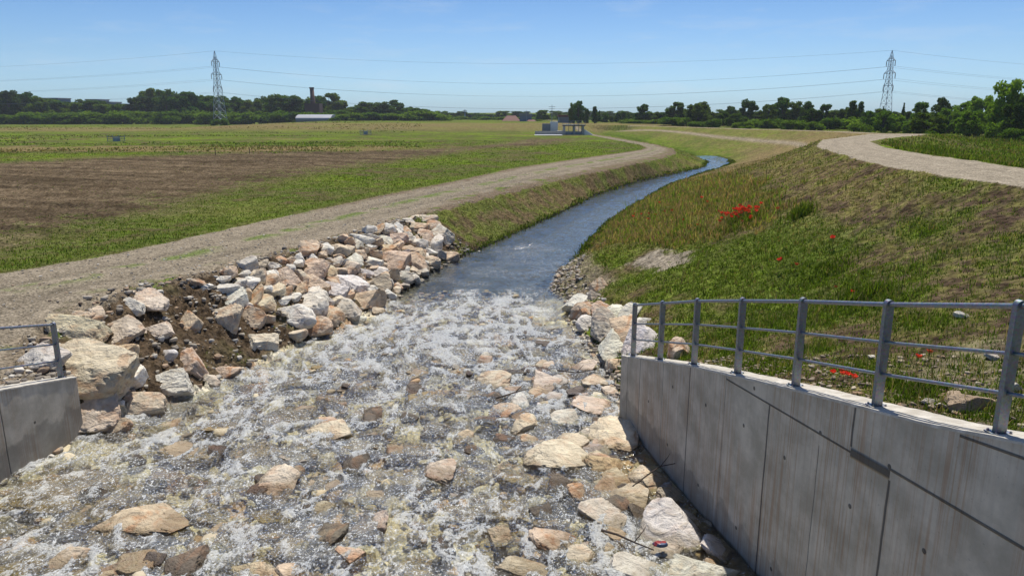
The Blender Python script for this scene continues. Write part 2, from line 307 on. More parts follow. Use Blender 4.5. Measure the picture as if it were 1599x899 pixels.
 ('sunken', -5.42, 8.77, -5.93, 0.41, 0.16, 0.5, 'cream', ''),
 ('sunken', -3.26, 11.43, -6.11, 0.35, 0.13, 0.46, 'cream', ''),
 ('sunken', -3.59, 16.25, -6.21, 0.39, 0.09, 0.35, 'cream', ''),
 ('sunken', -4.91, 16.68, -6.21, 0.48, 0.11, 0.34, 'yellow', ''),
 ('sunken', -6.01, 13.99, -6.19, 0.5, 0.13, 0.38, 'yellow', ''),
 ('sunken', -0.77, 11.68, -6.12, 0.29, 0.1, 0.46, 'cream', ''),
 ('sunken', -6.74, 10.29, -6.05, 0.36, 0.14, 0.44, 'cream', ''),
 ('sunken', -4.85, 10.52, -6.07, 0.4, 0.13, 0.46, 'cream', ''),
 ('sunken', -3.77, 10.3, -6.05, 0.33, 0.12, 0.48, 'yellow', ''),
 ('sunken', 1.09, 11.32, -6.11, 0.28, 0.11, 0.47, 'orange', ''),
 ('sunken', -1.56, 14.01, -6.19, 0.33, 0.09, 0.4, 'cream', ''),
 ('sunken', 0.66, 14.0, -6.19, 0.33, 0.11, 0.4, 'cream', ''),
 ('sunken', -0.43, 8.96, -5.95, 0.28, 0.09, 0.55, 'cream', ''),
 ('sunken', -7.05, 13.98, -6.19, 0.44, 0.15, 0.37, 'cream', ''),
 ('sunken', 2.61, 9.38, -5.98, 0.2, 0.15, 0.52, 'yellow', ''),
 ('sunken', 2.57, 12.96, -6.16, 0.19, 0.25, 0.42, 'yellow', ''),
 ('sunken', 2.68, 10.27, -6.05, 0.21, 0.16, 0.5, 'yellow', ''),
]
POPPY = [(4.03, 8.75, -3.29), (4.08, 8.72, -3.28), (4.1, 8.51, -3.23), (4.17, 8.6, -3.23), (4.05, 8.47, -3.23), (3.98, 8.2, -3.19), (5.1, 8.57, -3.01), (4.9, 8.5, -3.04), (6.3, 13.92, -3.44), (6.25, 13.25, -3.38), (7.52, 24.53, -3.53), (7.73, 24.9, -3.43), (7.72, 24.49, -3.44), (7.9, 24.67, -3.35), (7.91, 24.3, -3.35), (8.06, 24.4, -3.27), (7.4, 24.47, -3.58), (7.39, 24.79, -3.59), (7.41, 24.02, -3.56), (7.58, 23.83, -3.47), (7.89, 25.21, -3.36), (7.75, 23.9, -3.4), (7.66, 25.15, -3.46), (6.42, 35.71, -5.04), (6.53, 35.15, -4.93), (6.85, 32.58, -4.51), (6.92, 32.02, -4.41), (6.55, 33.04, -4.7), (7.25, 25.06, -3.65), (7.33, 26.18, -3.6), (6.48, 25.41, -3.99), (6.8, 17.33, -3.81), (6.76, 17.86, -3.82), (7.65, 28.72, -3.68), (8.0, 23.95, -3.28), (7.26, 24.62, -3.65), (7.9, 17.9, -3.21), (6.39, 26.96, -4.07), (7.29, 23.47, -3.58), (7.53, 23.34, -3.46)]
PLOW = [(-90.0, 77.0), (-52.0, 76.0), (-45.8, 82.2), (-38.5, 90.0), (-31.7, 97.7), (-21.3, 96.1), (-9.6, 103.0), (-3.9, 115.5), (2.4, 137.7), (9.9, 144.7), (12.1, 134.5), (6.0, 115.5), (-3.5, 103.0), (-7.6, 88.6), (-12.3, 71.8), (-15.7, 60.9), (-17.0, 49.1), (-17.6, 40.5), (-17.3, 33.0), (-16.3, 26.5), (-15.5, 21.9), (-45.0, 14.0)]
GRN1 = [(-14.2, 26.5), (-15.0, 36.7), (-14.7, 45.9), (-12.6, 60.9), (-7.1, 83.4), (5.3, 103.0), (15.3, 96.1), (7.0, 81.0), (0.0, 66.7), (-4.5, 52.9), (-7.7, 44.4), (-11.7, 33.5)]
TALL = [(5.0, 41.7), (9.5, 54.5), (14.4, 63.9), (16.0, 61.5), (10.0, 29.6), (9.3, 24.2), (8.7, 22.8), (7.5, 22.4), (6.6, 23.3), (5.6, 24.4), (4.1, 28.9), (4.0, 36.3)]
DRY = [(20.8, 73.3), (31.9, 103.1), (13.1, 32.5), (11.3, 23.8), (10.7, 19.3), (9.7, 18.5), (8.8, 19.0), (8.6, 21.5), (9.5, 24.9), (10.9, 33.2)]
LUSH = [(5.6, 24.6), (7.4, 22.2), (8.5, 21.5), (8.0, 17.2), (6.4, 12.6), (5.5, 12.2), (4.3, 13.6), (4.9, 18.7), (3.3, 22.6), (3.5, 25.0), (4.7, 22.8)]
PATCH = [(4.1, 25.1), (5.0, 25.2), (5.6, 23.4), (5.4, 22.0), (4.8, 22.4), (4.3, 24.1)]
SPIT = [(1.5, 27.1), (2.3, 30.4), (3.1, 33.1), (3.0, 27.4), (3.3, 24.0), (2.7, 23.3), (2.0, 23.6), (2.0, 25.2)]
COBB = [(4.5, 8.0), (5.3, 8.7), (6.0, 9.0), (6.5, 9.0), (4.4, 5.9), (4.3, 6.3), (6.0, 3.5)]
CSTONES = [(4.49, 6.74, -2.82, 0.24), (4.51, 7.02, -2.87, 0.2), (4.32, 7.13, -2.92, 0.1), (4.55, 7.95, -3.02, 0.09), (5.67, 8.31, -2.84, 0.12), (4.84, 9.43, -3.22, 0.07), (6.55, 10.36, -2.9, 0.12), (3.87, 7.01, -3.05, 0.05), (4.32, 6.93, -2.88, 0.08), (5.13, 7.06, -2.76, 0.12)]
TREES = [
 (-333.1,350.6,-4.34,12.8,15.3,'broadleaf'),
 (-366.9,388.4,-3.81,11.2,11.8,'broadleaf'),
 (-345.8,370.0,-4.05,14.5,11.3,'broadleaf'),
 (-363.1,390.2,-3.78,10.0,13.1,'broadleaf'),
 (-317.1,345.7,-4.41,12.5,15.3,'broadleaf'),
 (-343.9,377.1,-3.95,10.5,15.6,'broadleaf'),
 (-299.7,332.6,-4.58,13.6,14.9,'broadleaf'),
 (-343.4,383.0,-3.87,9.9,17.1,'broadleaf'),
 (-316.7,358.3,-4.23,12.7,10.7,'broadleaf'),
 (-342.6,390.3,-3.78,12.1,15.0,'broadleaf'),
 (-298.2,342.7,-4.45,13.6,14.9,'broadleaf'),
 (-337.9,390.7,-3.78,11.6,16.3,'broadleaf'),
 (-308.8,362.0,-4.17,14.0,12.7,'broadleaf'),
 (-325.1,383.3,-3.87,10.4,14.7,'broadleaf'),
 (-306.3,363.8,-4.14,12.6,11.3,'broadleaf'),
 (-325.2,389.0,-3.8,10.9,17.9,'broadleaf'),
 (-296.1,359.7,-4.21,13.4,12.1,'broadleaf'),
 (-320.2,391.2,-3.77,10.0,16.2,'broadleaf'),
 (-289.8,357.7,-4.23,13.2,11.2,'broadleaf'),
 (-324.4,402.9,-3.67,10.2,14.6,'broadleaf'),
 (-275.1,345.2,-4.42,13.5,15.0,'broadleaf'),
 (-323.2,407.9,-3.63,9.9,16.4,'broadleaf'),
 (-261.8,336.1,-4.54,12.8,14.7,'broadleaf'),
 (-301.0,389.0,-3.8,9.8,17.2,'broadleaf'),
 (-261.5,342.7,-4.45,13.3,15.8,'broadleaf'),
 (-295.3,389.7,-3.79,10.8,11.5,'broadleaf'),
 (-256.4,343.1,-4.45,12.4,15.7,'broadleaf'),
 (-299.8,403.8,-3.66,9.0,13.3,'broadleaf'),
 (-267.4,364.3,-4.14,13.7,11.2,'broadleaf'),
 (-287.0,393.4,-3.75,9.5,12.6,'broadleaf'),
 (-240.9,334.3,-4.56,13.2,13.1,'broadleaf'),
 (-279.7,390.6,-3.78,9.3,13.4,'broadleaf'),
 (-243.3,343.7,-4.44,14.3,11.3,'broadleaf'),
 (-275.8,391.8,-3.77,9.1,17.6,'broadleaf'),
 (-238.3,343.5,-4.44,13.0,15.3,'broadleaf'),
 (-272.6,395.8,-3.73,9.6,14.4,'broadleaf'),
 (-242.3,357.9,-4.23,13.5,14.9,'broadleaf'),
 (-255.1,380.2,-3.91,12.0,11.5,'broadleaf'),
 (-224.7,338.7,-4.51,14.0,10.3,'broadleaf'),
 (-255.0,387.2,-3.82,10.4,17.4,'broadleaf'),
 (-234.7,361.4,-4.18,14.1,15.0,'broadleaf'),
 (-257.6,399.7,-3.69,9.6,14.4,'broadleaf'),
 (-232.1,364.8,-4.13,11.8,12.3,'broadleaf'),
 (-248.2,393.7,-3.75,9.3,16.6,'broadleaf'),
 (-206.5,331.7,-4.59,11.2,10.1,'broadleaf'),
 (-249.4,404.2,-3.66,8.2,15.3,'broadleaf'),
 (-216.2,353.9,-4.29,10.4,13.5,'broadleaf'),
 (-239.0,394.7,-3.74,6.6,15.3,'broadleaf'),
 (-209.9,352.1,-4.32,9.3,11.9,'broadleaf'),
 (-242.0,409.7,-3.63,5.6,13.5,'broadleaf'),
 (-201.5,347.7,-4.38,9.2,12.1,'broadleaf'),
 (-215.3,375.6,-3.97,7.6,11.4,'broadleaf'),
 (-202.3,357.6,-4.24,10.0,11.6,'broadleaf'),
 (-213.6,381.7,-3.89,8.4,11.7,'broadleaf'),
 (-191.3,348.1,-4.38,9.6,13.6,'broadleaf'),
 (-221.4,407.3,-3.64,7.0,15.5,'broadleaf'),
 (-181.3,337.7,-4.52,8.2,11.5,'broadleaf'),
 (-216.4,407.7,-3.64,5.7,12.7,'broadleaf'),
 (-173.7,332.4,-4.58,8.3,9.8,'broadleaf'),
 (-204.6,396.1,-3.72,5.0,14.6,'broadleaf'),
 (-178.7,354.5,-4.28,8.1,12.0,'broadleaf'),
 (-201.8,404.9,-3.65,4.1,12.7,'broadleaf'),
 (-173.4,355.0,-4.27,12.0,12.5,'broadleaf'),
 (-193.7,401.6,-3.68,9.6,12.6,'broadleaf'),
 (-172.9,367.9,-4.08,15.1,13.4,'broadleaf'),
 (-180.9,389.7,-3.79,12.5,17.5,'broadleaf'),
 (-155.5,341.1,-4.47,14.4,10.4,'broadleaf'),
 (-177.3,394.0,-3.75,12.4,12.1,'broadleaf'),
 (-161.9,366.7,-4.1,13.6,11.8,'broadleaf'),
 (-177.9,408.3,-3.63,10.8,14.7,'broadleaf'),
 (-141.9,330.8,-4.6,13.3,14.4,'broadleaf'),
 (-168.7,398.9,-3.7,11.9,18.2,'broadleaf'),
 (-152.0,365.7,-4.11,13.0,12.4,'broadleaf'),
 (-161.3,393.3,-3.75,8.4,12.1,'broadleaf'),
 (-144.4,358.5,-4.22,11.9,15.2,'broadleaf'),
 (-154.7,389.9,-3.79,9.6,13.8,'broadleaf'),
 (-133.4,343.4,-4.44,11.7,14.9,'broadleaf'),
 (-148.3,387.8,-3.81,9.2,11.9,'broadleaf'),
 (-131.2,354.2,-4.29,11.6,13.9,'broadleaf'),
 (-140.0,384.1,-3.86,8.3,16.7,'broadleaf'),
 (-131.5,368.4,-4.07,10.2,14.1,'broadleaf'),
 (-137.2,391.6,-3.77,8.9,16.9,'broadleaf'),
 (-119.8,350.6,-4.34,10.4,11.2,'broadleaf'),
 (-135.4,403.6,-3.66,8.9,14.3,'broadleaf'),
 (-121.0,370.0,-4.05,11.5,11.0,'broadleaf'),
 (-122.6,381.9,-3.89,7.5,15.8,'broadleaf'),
 (-102.9,331.4,-4.49,12.1,12.0,'broadleaf'),
 (-116.1,381.4,-3.89,10.1,12.3,'broadleaf'),
 (-96.9,330.2,-4.29,11.5,14.5,'broadleaf'),
 (-117.0,407.6,-3.64,10.0,12.5,'broadleaf'),
 (-93.6,339.1,-4.09,10.7,15.5,'broadleaf'),
 (-103.2,382.2,-3.86,7.7,15.2,'broadleaf'),
 (-91.0,352.9,-3.9,11.1,13.9,'broadleaf'),
 (-103.0,409.7,-3.62,8.9,17.3,'broadleaf'),
 (-86.2,356.7,-3.73,12.5,15.6,'broadleaf'),
 (-90.5,384.1,-3.7,9.0,15.7,'broadleaf'),
 (-80.7,353.5,-3.58,9.1,10.9,'broadleaf'),
 (-90.2,406.5,-3.62,7.5,13.8,'broadleaf'),
 (-78.8,369.9,-3.56,6.5,15.4,'broadleaf'),
 (-80.0,386.6,-3.59,1.5,16.8,'broadleaf'),
 (-70.6,357.7,-3.44,5.7,11.1,'broadleaf'),
 (-76.5,400.8,-3.59,2.7,15.5,'broadleaf'),
 (-63.2,342.0,-3.38,8.0,16.0,'broadleaf'),
 (-68.8,385.9,-3.54,5.6,11.9,'broadleaf'),
 (-57.5,340.3,-3.38,7.8,11.8,'broadleaf'),
 (-66.5,408.7,-3.59,5.4,17.7,'broadleaf'),
 (-52.0,344.0,-3.39,7.8,10.6,'broadleaf'),
 (-58.0,400.6,-3.58,5.1,14.5,'broadleaf'),
 (-45.7,339.5,-3.38,5.5,12.8,'broadleaf'),
 (-48.6,379.4,-3.52,2.2,17.1,'broadleaf'),
 (-44.7,368.4,-3.48,5.2,16.2,'broadleaf'),
 (-44.7,389.8,-3.55,3.9,12.8,'broadleaf'),
 (-37.1,350.7,-3.42,2.8,13.8,'broadleaf'),
 (-39.2,395.4,-3.57,0.9,16.2,'broadleaf'),
 (-174.7,360,-4.2,13.9,5.6,'poplar'),
 (-171.3,360,-4.2,15.1,5.6,'poplar'),
 (-165.6,360,-4.2,14.5,5.0,'poplar'),
 (-56.9,360,-3.45,9.1,6.3,'poplar'),
 (-61.8,360,-3.45,7.3,5.0,'poplar'),
 (-166.7,372,-4.02,15.3,2.6,'conifer'),
 (-163.7,372,-4.02,13.8,2.3,'conifer'),
 (-65.4,350,-3.41,6.9,10.3,'pine'),
 (-47.1,350,-3.41,6.0,6.1,'pine'),
 (-303.7,318.4,-4.72,7.1,10.8,'shrub'),
 (-304.4,324.7,-4.67,6.4,11.3,'shrub'),
 (-286.9,313.6,-4.76,7.6,15.8,'shrub'),
 (-284.0,315.9,-4.74,6.3,12.7,'shrub'),
 (-276.8,315.0,-4.75,5.4,11.4,'shrub'),
 (-281.1,327.3,-4.64,7.2,16.7,'shrub'),
 (-267.1,319.1,-4.72,6.5,15.2,'shrub'),
 (-265.3,324.1,-4.67,7.3,10.4,'shrub'),
 (-259.3,322.4,-4.69,5.1,13.9,'shrub'),
 (-246.7,316.0,-4.74,6.8,10.0,'shrub'),
 (-248.0,325.3,-4.66,7.2,12.1,'shrub'),
 (-239.7,321.6,-4.7,6.7,11.6,'shrub'),
 (-235.2,325.9,-4.66,7.1,15.9,'shrub'),
 (-220.5,313.9,-4.76,6.2,13.2,'shrub'),
 (-219.1,320.4,-4.71,5.0,14.9,'shrub'),
 (-210.1,315.6,-4.74,5.3,9.9,'shrub'),
 (-206.5,321.6,-4.7,5.9,15.6,'shrub'),
 (-196.9,313.6,-4.76,6.2,13.9,'shrub'),
 (-190.9,312.8,-4.76,5.2,10.2,'shrub'),
 (-187.4,314.8,-4.75,5.8,15.7,'shrub'),
 (-186.5,325.7,-4.66,7.0,13.9,'shrub'),
 (-177.7,318.4,-4.72,6.4,15.7,'shrub'),
 (-171.3,319.2,-4.72,6.4,16.3,'shrub'),
 (-161.8,314.6,-4.75,7.4,12.1,'shrub'),
 (-158.8,319.5,-4.71,6.5,11.6,'shrub'),
 (-154.9,324.8,-4.67,6.1,11.8,'shrub'),
 (-143.7,315.1,-4.75,6.5,12.9,'shrub'),
 (-142.6,328.7,-4.63,6.6,12.3,'shrub'),
 (-134.0,321.3,-4.7,7.1,12.6,'shrub'),
 (-124.2,312.4,-4.76,6.6,14.2,'shrub'),
 (-119.9,320.0,-4.71,6.4,13.0,'shrub'),
 (-112.5,313.7,-4.76,5.5,12.8,'shrub'),
 (-107.1,313.8,-4.73,6.3,12.2,'shrub'),
 (-101.8,319.6,-4.56,7.1,14.9,'shrub'),
 (-96.4,320.8,-4.33,5.4,10.2,'shrub'),
 (-88.1,312.2,-3.93,5.7,9.8,'shrub'),
 (-82.8,314.1,-3.66,5.3,12.0,'shrub'),
 (-80.3,325.8,-3.55,4.7,15.8,'shrub'),
 (-76.0,326.7,-3.42,5.5,13.6,'shrub'),
 (-67.0,313.3,-3.31,4.1,14.3,'shrub'),
 (-60.2,316.7,-3.32,4.7,13.9,'shrub'),
 (-53.8,320.8,-3.32,3.6,12.3,'shrub'),
 (-48.5,316.2,-3.31,4.2,14.1,'shrub'),
 (-42.9,326.8,-3.34,4.8,16.6,'shrub'),
 (-36.5,312.6,-3.31,5.5,15.3,'shrub'),
 (-32.3,316.6,-3.32,3.8,15.3,'shrub'),
 (-101.3,262,-4.62,3.5,5.9,'shrub'),
 (-70.5,300,-3.3,2.1,5.2,'shrub'),
 (-45.1,520.0,-3.6,3.2,10.9,'broadleaf'),
 (-36.7,520.0,-3.6,3.2,9.9,'broadleaf'),
 (-29.3,520.0,-3.6,2.7,8.1,'broadleaf'),
 (-23.5,500.0,-3.6,3.6,5.2,'broadleaf'),
 (-18.0,500.0,-3.6,2.0,7.0,'broadleaf'),
 (-10.4,500.0,-3.6,2.0,8.7,'broadleaf'),
 (-14.1,420.0,-3.6,0.1,14.6,'shrub'),
 (-23.0,420.0,-3.6,0.1,14.6,'shrub'),
 (13.3,330.0,-3.35,4.4,7.2,'broadleaf'),
 (9.8,300.0,-3.3,0.8,5.2,'shrub'),
 (17.4,280.0,-3.3,3.1,1.7,'poplar'),
 (20.5,235.0,-3.3,6.8,4.1,'broadleaf'),
 (19.1,240.0,-3.3,6.1,2.5,'broadleaf'),
 (23.6,240.0,-3.3,4.7,2.5,'broadleaf'),
 (26.2,240.0,-3.3,5.1,2.1,'poplar'),
 (28.4,250.0,-3.3,4.1,2.2,'broadleaf'),
 (32.0,260.0,-3.3,3.1,3.6,'broadleaf'),
 (34.7,260.0,-3.3,2.2,3.2,'broadleaf'),
 (37.7,260.0,-3.3,3.7,5.0,'broadleaf'),
 (39.3,250.0,-3.3,1.7,3.5,'shrub'),
 (41.6,240.0,-3.3,5.9,5.4,'broadleaf'),
 (44.8,240.0,-3.3,3.7,5.4,'broadleaf'),
 (47.8,240.0,-3.3,3.3,4.2,'broadleaf'),
 (49.1,225.0,-3.3,6.3,6.7,'broadleaf'),
 (54.2,225.0,-3.3,5.9,4.7,'broadleaf'),
 (54.5,215.0,-3.3,6.1,5.6,'broadleaf'),
 (48.1,195.0,-3.33,5.7,6.1,'broadleaf'),
 (48.1,180.0,-3.45,2.6,3.8,'shrub'),
 (42.4,200.0,-3.36,2.7,7.0,'shrub'),
 (45.1,195.0,-3.38,3.1,5.1,'shrub'),
 (53.1,190.0,-3.26,3.3,4.0,'broadleaf'),
 (62.2,215.0,-3.3,5.1,4.5,'broadleaf'),
 (63.7,205.0,-3.29,6.7,6.1,'broadleaf'),
 (53.4,180.0,-3.32,3.0,5.3,'broadleaf'),
 (55.5,170.0,-3.34,2.2,3.5,'shrub'),
 (62.5,185.0,-3.25,5.2,4.2,'broadleaf'),
 (69.7,195.0,-3.27,7.1,6.1,'broadleaf'),
 (56.6,165.0,-3.35,2.8,5.2,'shrub'),
 (71.1,190.0,-3.26,5.8,5.0,'broadleaf'),
 (72.6,185.0,-3.25,5.7,4.8,'broadleaf'),
 (56.0,150.0,-3.42,2.7,4.7,'shrub'),
 (63.6,160.0,-3.25,4.0,4.7,'broadleaf'),
 (68.3,165.0,-3.25,5.0,3.2,'broadleaf'),
 (63.5,150.0,-3.28,3.0,4.7,'shrub'),
 (71.7,160.0,-3.25,5.6,2.2,'poplar'),
 (73.3,160.0,-3.25,5.4,1.7,'poplar'),
 (72.8,165.0,-3.25,4.3,3.7,'broadleaf'),
 (68.0,150.0,-3.25,3.3,3.9,'shrub'),
 (65.9,140.0,-3.27,3.7,2.7,'broadleaf'),
 (61.4,125.0,-3.35,3.6,3.7,'broadleaf'),
 (65.1,128.0,-3.31,3.1,2.7,'broadleaf'),
 (77.5,150.0,-3.25,5.1,1.4,'conifer'),
 (80.9,165.0,-3.25,4.5,1.1,'conifer'),
 (75.6,140.0,-3.25,5.1,3.2,'broadleaf'),
 (55.2,100.0,-3.22,3.2,4.3,'broadleaf'),
 (85.2,150.0,-3.25,6.1,3.7,'broadleaf'),
 (69.4,120.0,-3.26,3.9,3.5,'broadleaf'),
 (80.9,135.0,-3.25,5.2,5.2,'broadleaf'),
 (80.4,130.0,-3.25,6.2,4.5,'broadleaf'),
 (63.9,105.0,-3.26,3.6,3.7,'broadleaf'),
 (69.9,110.0,-3.25,4.9,3.8,'broadleaf'),
 (65.4,100.0,-3.24,7.2,4.7,'broadleaf'),
 (59.3,88.0,-3.17,5.0,3.8,'broadleaf'),
 (61.2,95.0,-3.21,2.9,2.5,'shrub'),
 (69.5,100.0,-3.25,7.6,5.2,'broadleaf'),
 (65.1,90.0,-3.22,5.9,3.9,'broadleaf'),
 (58.7,110.0,-3.29,2.8,2.9,'shrub'),
 (41.8,75.0,-2.41,0.9,1.3,'shrub'),
 (53.7,80.0,-3.05,1.8,2.8,'shrub'),
 (50.4,165.0,-3.49,2.1,4.3,'shrub'),
 (45.6,185.0,-3.47,1.9,4.8,'shrub'),
 (58.4,145.0,-3.39,2.2,3.8,'shrub'),
 (57.8,125.0,-3.39,2.2,3.3,'shrub'),
 (71.7,95.0,-3.25,6.8,5.8,'broadleaf'),
 (-39.9,430.6,-3.6,4.5,10.4,'broadleaf'),
 (-32.1,365.8,-3.47,1.4,14.7,'shrub'),
 (-37.0,463.1,-3.6,3.1,13.8,'broadleaf'),
 (-28.2,376.4,-3.51,2.0,16.4,'shrub'),
 (-31.2,452.8,-3.6,4.3,11.6,'broadleaf'),
 (-24.5,382.4,-3.53,1.1,14.3,'shrub'),
 (-26.0,458.1,-3.6,3.4,10.4,'broadleaf'),
 (-19.6,378.5,-3.52,0.8,11.4,'shrub'),
 (-20.5,455.7,-3.6,3.1,10.9,'broadleaf'),
 (-14.9,373.5,-3.5,2.1,11.5,'shrub'),
 (-15.7,440.8,-3.6,3.0,15.0,'broadleaf'),
 (-12.0,393.4,-3.56,0.7,14.0,'shrub'),
 (-11.5,472.1,-3.6,2.0,15.6,'broadleaf'),
 (-7.1,364.8,-3.47,2.0,16.4,'shrub'),
 (-5.3,436.6,-3.6,4.5,11.5,'broadleaf'),
 (-2.7,382.7,-3.53,1.3,13.4,'shrub'),
 (-1.2,459.9,-3.6,3.4,15.4,'broadleaf'),
 (1.0,399.7,-3.58,1.5,16.9,'shrub'),
 (3.3,437.8,-3.6,4.3,11.2,'broadleaf'),
 (4.9,390.7,-3.55,1.6,16.6,'shrub'),
 (7.8,472.2,-3.6,4.2,12.7,'broadleaf'),
 (8.0,371.6,-3.49,1.5,14.5,'shrub'),
 (12.8,460.1,-3.6,2.7,12.3,'broadleaf'),
 (12.4,378.2,-3.52,1.1,13.5,'shrub'),
 (16.0,432.8,-3.6,3.8,10.0,'broadleaf'),
 (16.4,389.3,-3.55,2.1,17.6,'shrub'),
 (21.6,447.6,-3.6,2.1,11.1,'broadleaf'),
 (20.4,381.6,-3.53,1.4,17.0,'shrub'),
 (26.8,467.8,-3.6,4.6,10.8,'broadleaf'),
 (24.6,392.4,-3.56,0.8,12.6,'shrub'),
 (30.0,453.7,-3.6,1.9,14.1,'broadleaf'),
 (28.3,397.2,-3.57,1.5,13.3,'shrub'),
 (34.8,458.8,-3.6,3.8,14.7,'broadleaf'),
 (29.6,364.4,-3.47,1.5,14.4,'shrub'),
 (39.2,460.7,-3.6,1.4,14.4,'broadleaf'),
 (33.0,366.3,-3.47,1.4,12.3,'shrub'),
 (43.1,447.2,-3.6,4.7,10.3,'broadleaf'),
 (38.4,378.1,-3.52,1.4,17.3,'shrub'),
 (48.4,454.1,-3.6,1.5,11.9,'broadleaf'),
 (40.6,364.2,-3.47,1.5,11.0,'shrub'),
 (53.4,464.0,-3.6,2.0,12.6,'broadleaf'),
 (47.4,394.6,-3.57,1.5,15.1,'shrub'),
 (54.1,431.5,-3.6,4.3,13.3,'broadleaf'),
 (49.2,377.1,-3.51,1.5,13.6,'shrub'),
 (64.5,469.0,-3.6,1.8,16.1,'broadleaf'),
 (53.6,375.4,-3.51,1.0,17.2,'shrub'),
 (63.9,432.8,-3.6,4.6,12.2,'broadleaf'),
 (57.6,376.5,-3.51,1.9,13.8,'shrub'),
 (69.0,431.1,-3.6,3.2,13.5,'broadleaf'),
 (59.6,360.5,-3.45,1.2,15.4,'shrub'),
 (42.4,270.0,-3.3,3.2,7.1,'broadleaf'),
 (38.1,235.0,-3.3,1.5,10.1,'shrub'),
 (45.9,265.7,-3.3,3.3,9.4,'broadleaf'),
 (41.0,230.4,-3.3,1.3,9.9,'shrub'),
 (48.6,262.1,-3.3,3.2,6.7,'broadleaf'),
 (43.3,226.7,-3.3,1.4,6.9,'shrub'),
 (51.3,258.6,-3.3,3.4,7.1,'broadleaf'),
 (45.4,223.0,-3.3,2.1,7.7,'shrub'),
 (54.2,254.5,-3.3,3.5,9.1,'broadleaf'),
 (47.8,218.6,-3.3,1.9,8.7,'shrub'),
 (56.4,251.5,-3.3,3.1,9.3,'broadleaf'),
 (49.4,215.4,-3.3,2.6,8.7,'shrub'),
 (59.2,247.1,-3.3,4.3,8.1,'broadleaf'),
 (51.7,210.8,-3.3,2.3,7.3,'shrub'),
 (62.3,242.5,-3.3,3.4,7.5,'broadleaf'),
 (54.0,205.9,-3.29,1.7,7.2,'shrub'),
 (64.3,239.3,-3.3,2.6,6.4,'broadleaf'),
 (55.5,202.5,-3.29,1.6,8.7,'shrub'),
 (66.4,235.5,-3.3,4.2,7.2,'broadleaf'),
 (57.1,198.4,-3.28,2.1,8.0,'shrub'),
 (69.0,230.8,-3.3,4.0,5.7,'broadleaf'),
 (59.0,193.5,-3.27,1.5,5.7,'shrub'),
 (71.5,226.2,-3.3,2.8,8.3,'broadleaf'),
 (60.6,188.6,-3.26,2.3,6.1,'shrub'),
 (73.4,222.2,-3.3,3.6,7.6,'broadleaf'),
 (61.9,184.4,-3.25,2.6,6.7,'shrub'),
 (75.5,217.7,-3.3,3.3,8.1,'broadleaf'),
 (63.3,179.6,-3.25,1.9,5.6,'shrub'),
 (77.2,213.6,-3.3,4.0,5.4,'broadleaf'),
 (64.4,175.3,-3.25,2.1,5.2,'shrub'),
 (78.5,210.5,-3.3,3.7,5.7,'broadleaf'),
 (65.1,172.0,-3.25,2.1,5.8,'shrub'),
 (79.8,207.1,-3.3,3.4,6.6,'broadleaf'),
 (65.9,168.4,-3.25,1.9,6.9,'shrub'),
 (81.3,202.5,-3.29,4.1,5.1,'broadleaf'),
 (66.7,163.6,-3.25,2.0,5.7,'shrub'),
 (82.4,199.4,-3.28,3.4,5.7,'broadleaf'),
 (67.1,160.3,-3.25,2.6,6.2,'shrub'),
 (83.6,195.2,-3.27,3.8,6.6,'broadleaf'),
 (67.6,155.8,-3.25,2.6,6.5,'shrub'),
 (84.6,191.5,-3.26,3.5,5.1,'broadleaf'),
 (68.0,151.9,-3.25,2.4,5.1,'shrub'),
 (85.6,187.2,-3.25,4.0,5.9,'broadleaf'),
 (68.3,147.4,-3.25,2.5,6.2,'shrub'),
 (86.5,183.1,-3.25,3.3,4.8,'broadleaf'),
 (68.7,143.7,-3.25,2.8,5.5,'shrub'),
 (87.2,178.5,-3.25,4.0,5.4,'broadleaf'),
 (69.5,140.4,-3.25,2.6,4.2,'shrub'),
 (87.9,174.5,-3.25,3.4,5.4,'broadleaf'),
 (70.1,137.5,-3.25,2.2,5.3,'shrub'),
 (88.4,171.1,-3.25,2.7,6.4,'broadleaf'),
 (70.5,135.1,-3.25,2.3,4.2,'shrub'),
 (88.6,167.0,-3.25,4.1,4.7,'broadleaf'),
 (70.9,132.2,-3.25,2.5,4.8,'shrub'),
 (88.9,162.7,-3.25,3.3,5.4,'broadleaf'),
 (71.3,129.1,-3.25,2.5,5.1,'shrub'),
 (89.1,159.4,-3.25,2.9,5.7,'broadleaf'),
 (71.6,126.7,-3.25,2.2,5.4,'shrub'),
 (89.0,155.1,-3.25,3.6,5.7,'broadleaf'),
 (71.7,123.6,-3.25,2.3,4.5,'shrub'),
 (89.0,151.9,-3.25,2.8,4.1,'broadleaf'),
 (71.8,121.3,-3.25,2.8,4.5,'shrub'),
 (90.2,150.0,-3.25,3.7,4.1,'broadleaf'),
 (73.0,120.0,-3.25,2.3,4.5,'shrub'),
 (92.4,150.0,-3.25,3.3,5.3,'broadleaf'),
 (74.7,120.0,-3.25,2.3,4.0,'shrub'),
 (94.5,150.0,-3.25,2.8,5.4,'broadleaf'),
 (76.2,120.0,-3.25,2.5,4.1,'shrub'),
 (96.8,150.0,-3.25,3.6,4.6,'broadleaf'),
 (78.2,120.0,-3.25,2.5,4.8,'shrub'),
 (99.2,150.0,-3.25,3.1,4.1,'broadleaf'),
 (80.0,120.0,-3.25,2.7,4.8,'shrub'),
 (101.4,150.0,-3.25,2.9,3.8,'broadleaf'),
 (81.8,120.0,-3.25,2.2,4.4,'shrub'),
 (103.1,150.0,-3.25,3.9,3.8,'broadleaf'),
 (83.4,120.0,-3.25,2.2,4.9,'shrub'),
 (105.8,150.0,-3.25,2.9,4.6,'broadleaf'),
 (85.3,120.0,-3.25,2.8,4.4,'shrub'),
 (107.5,150.0,-3.25,3.8,4.8,'broadleaf'),
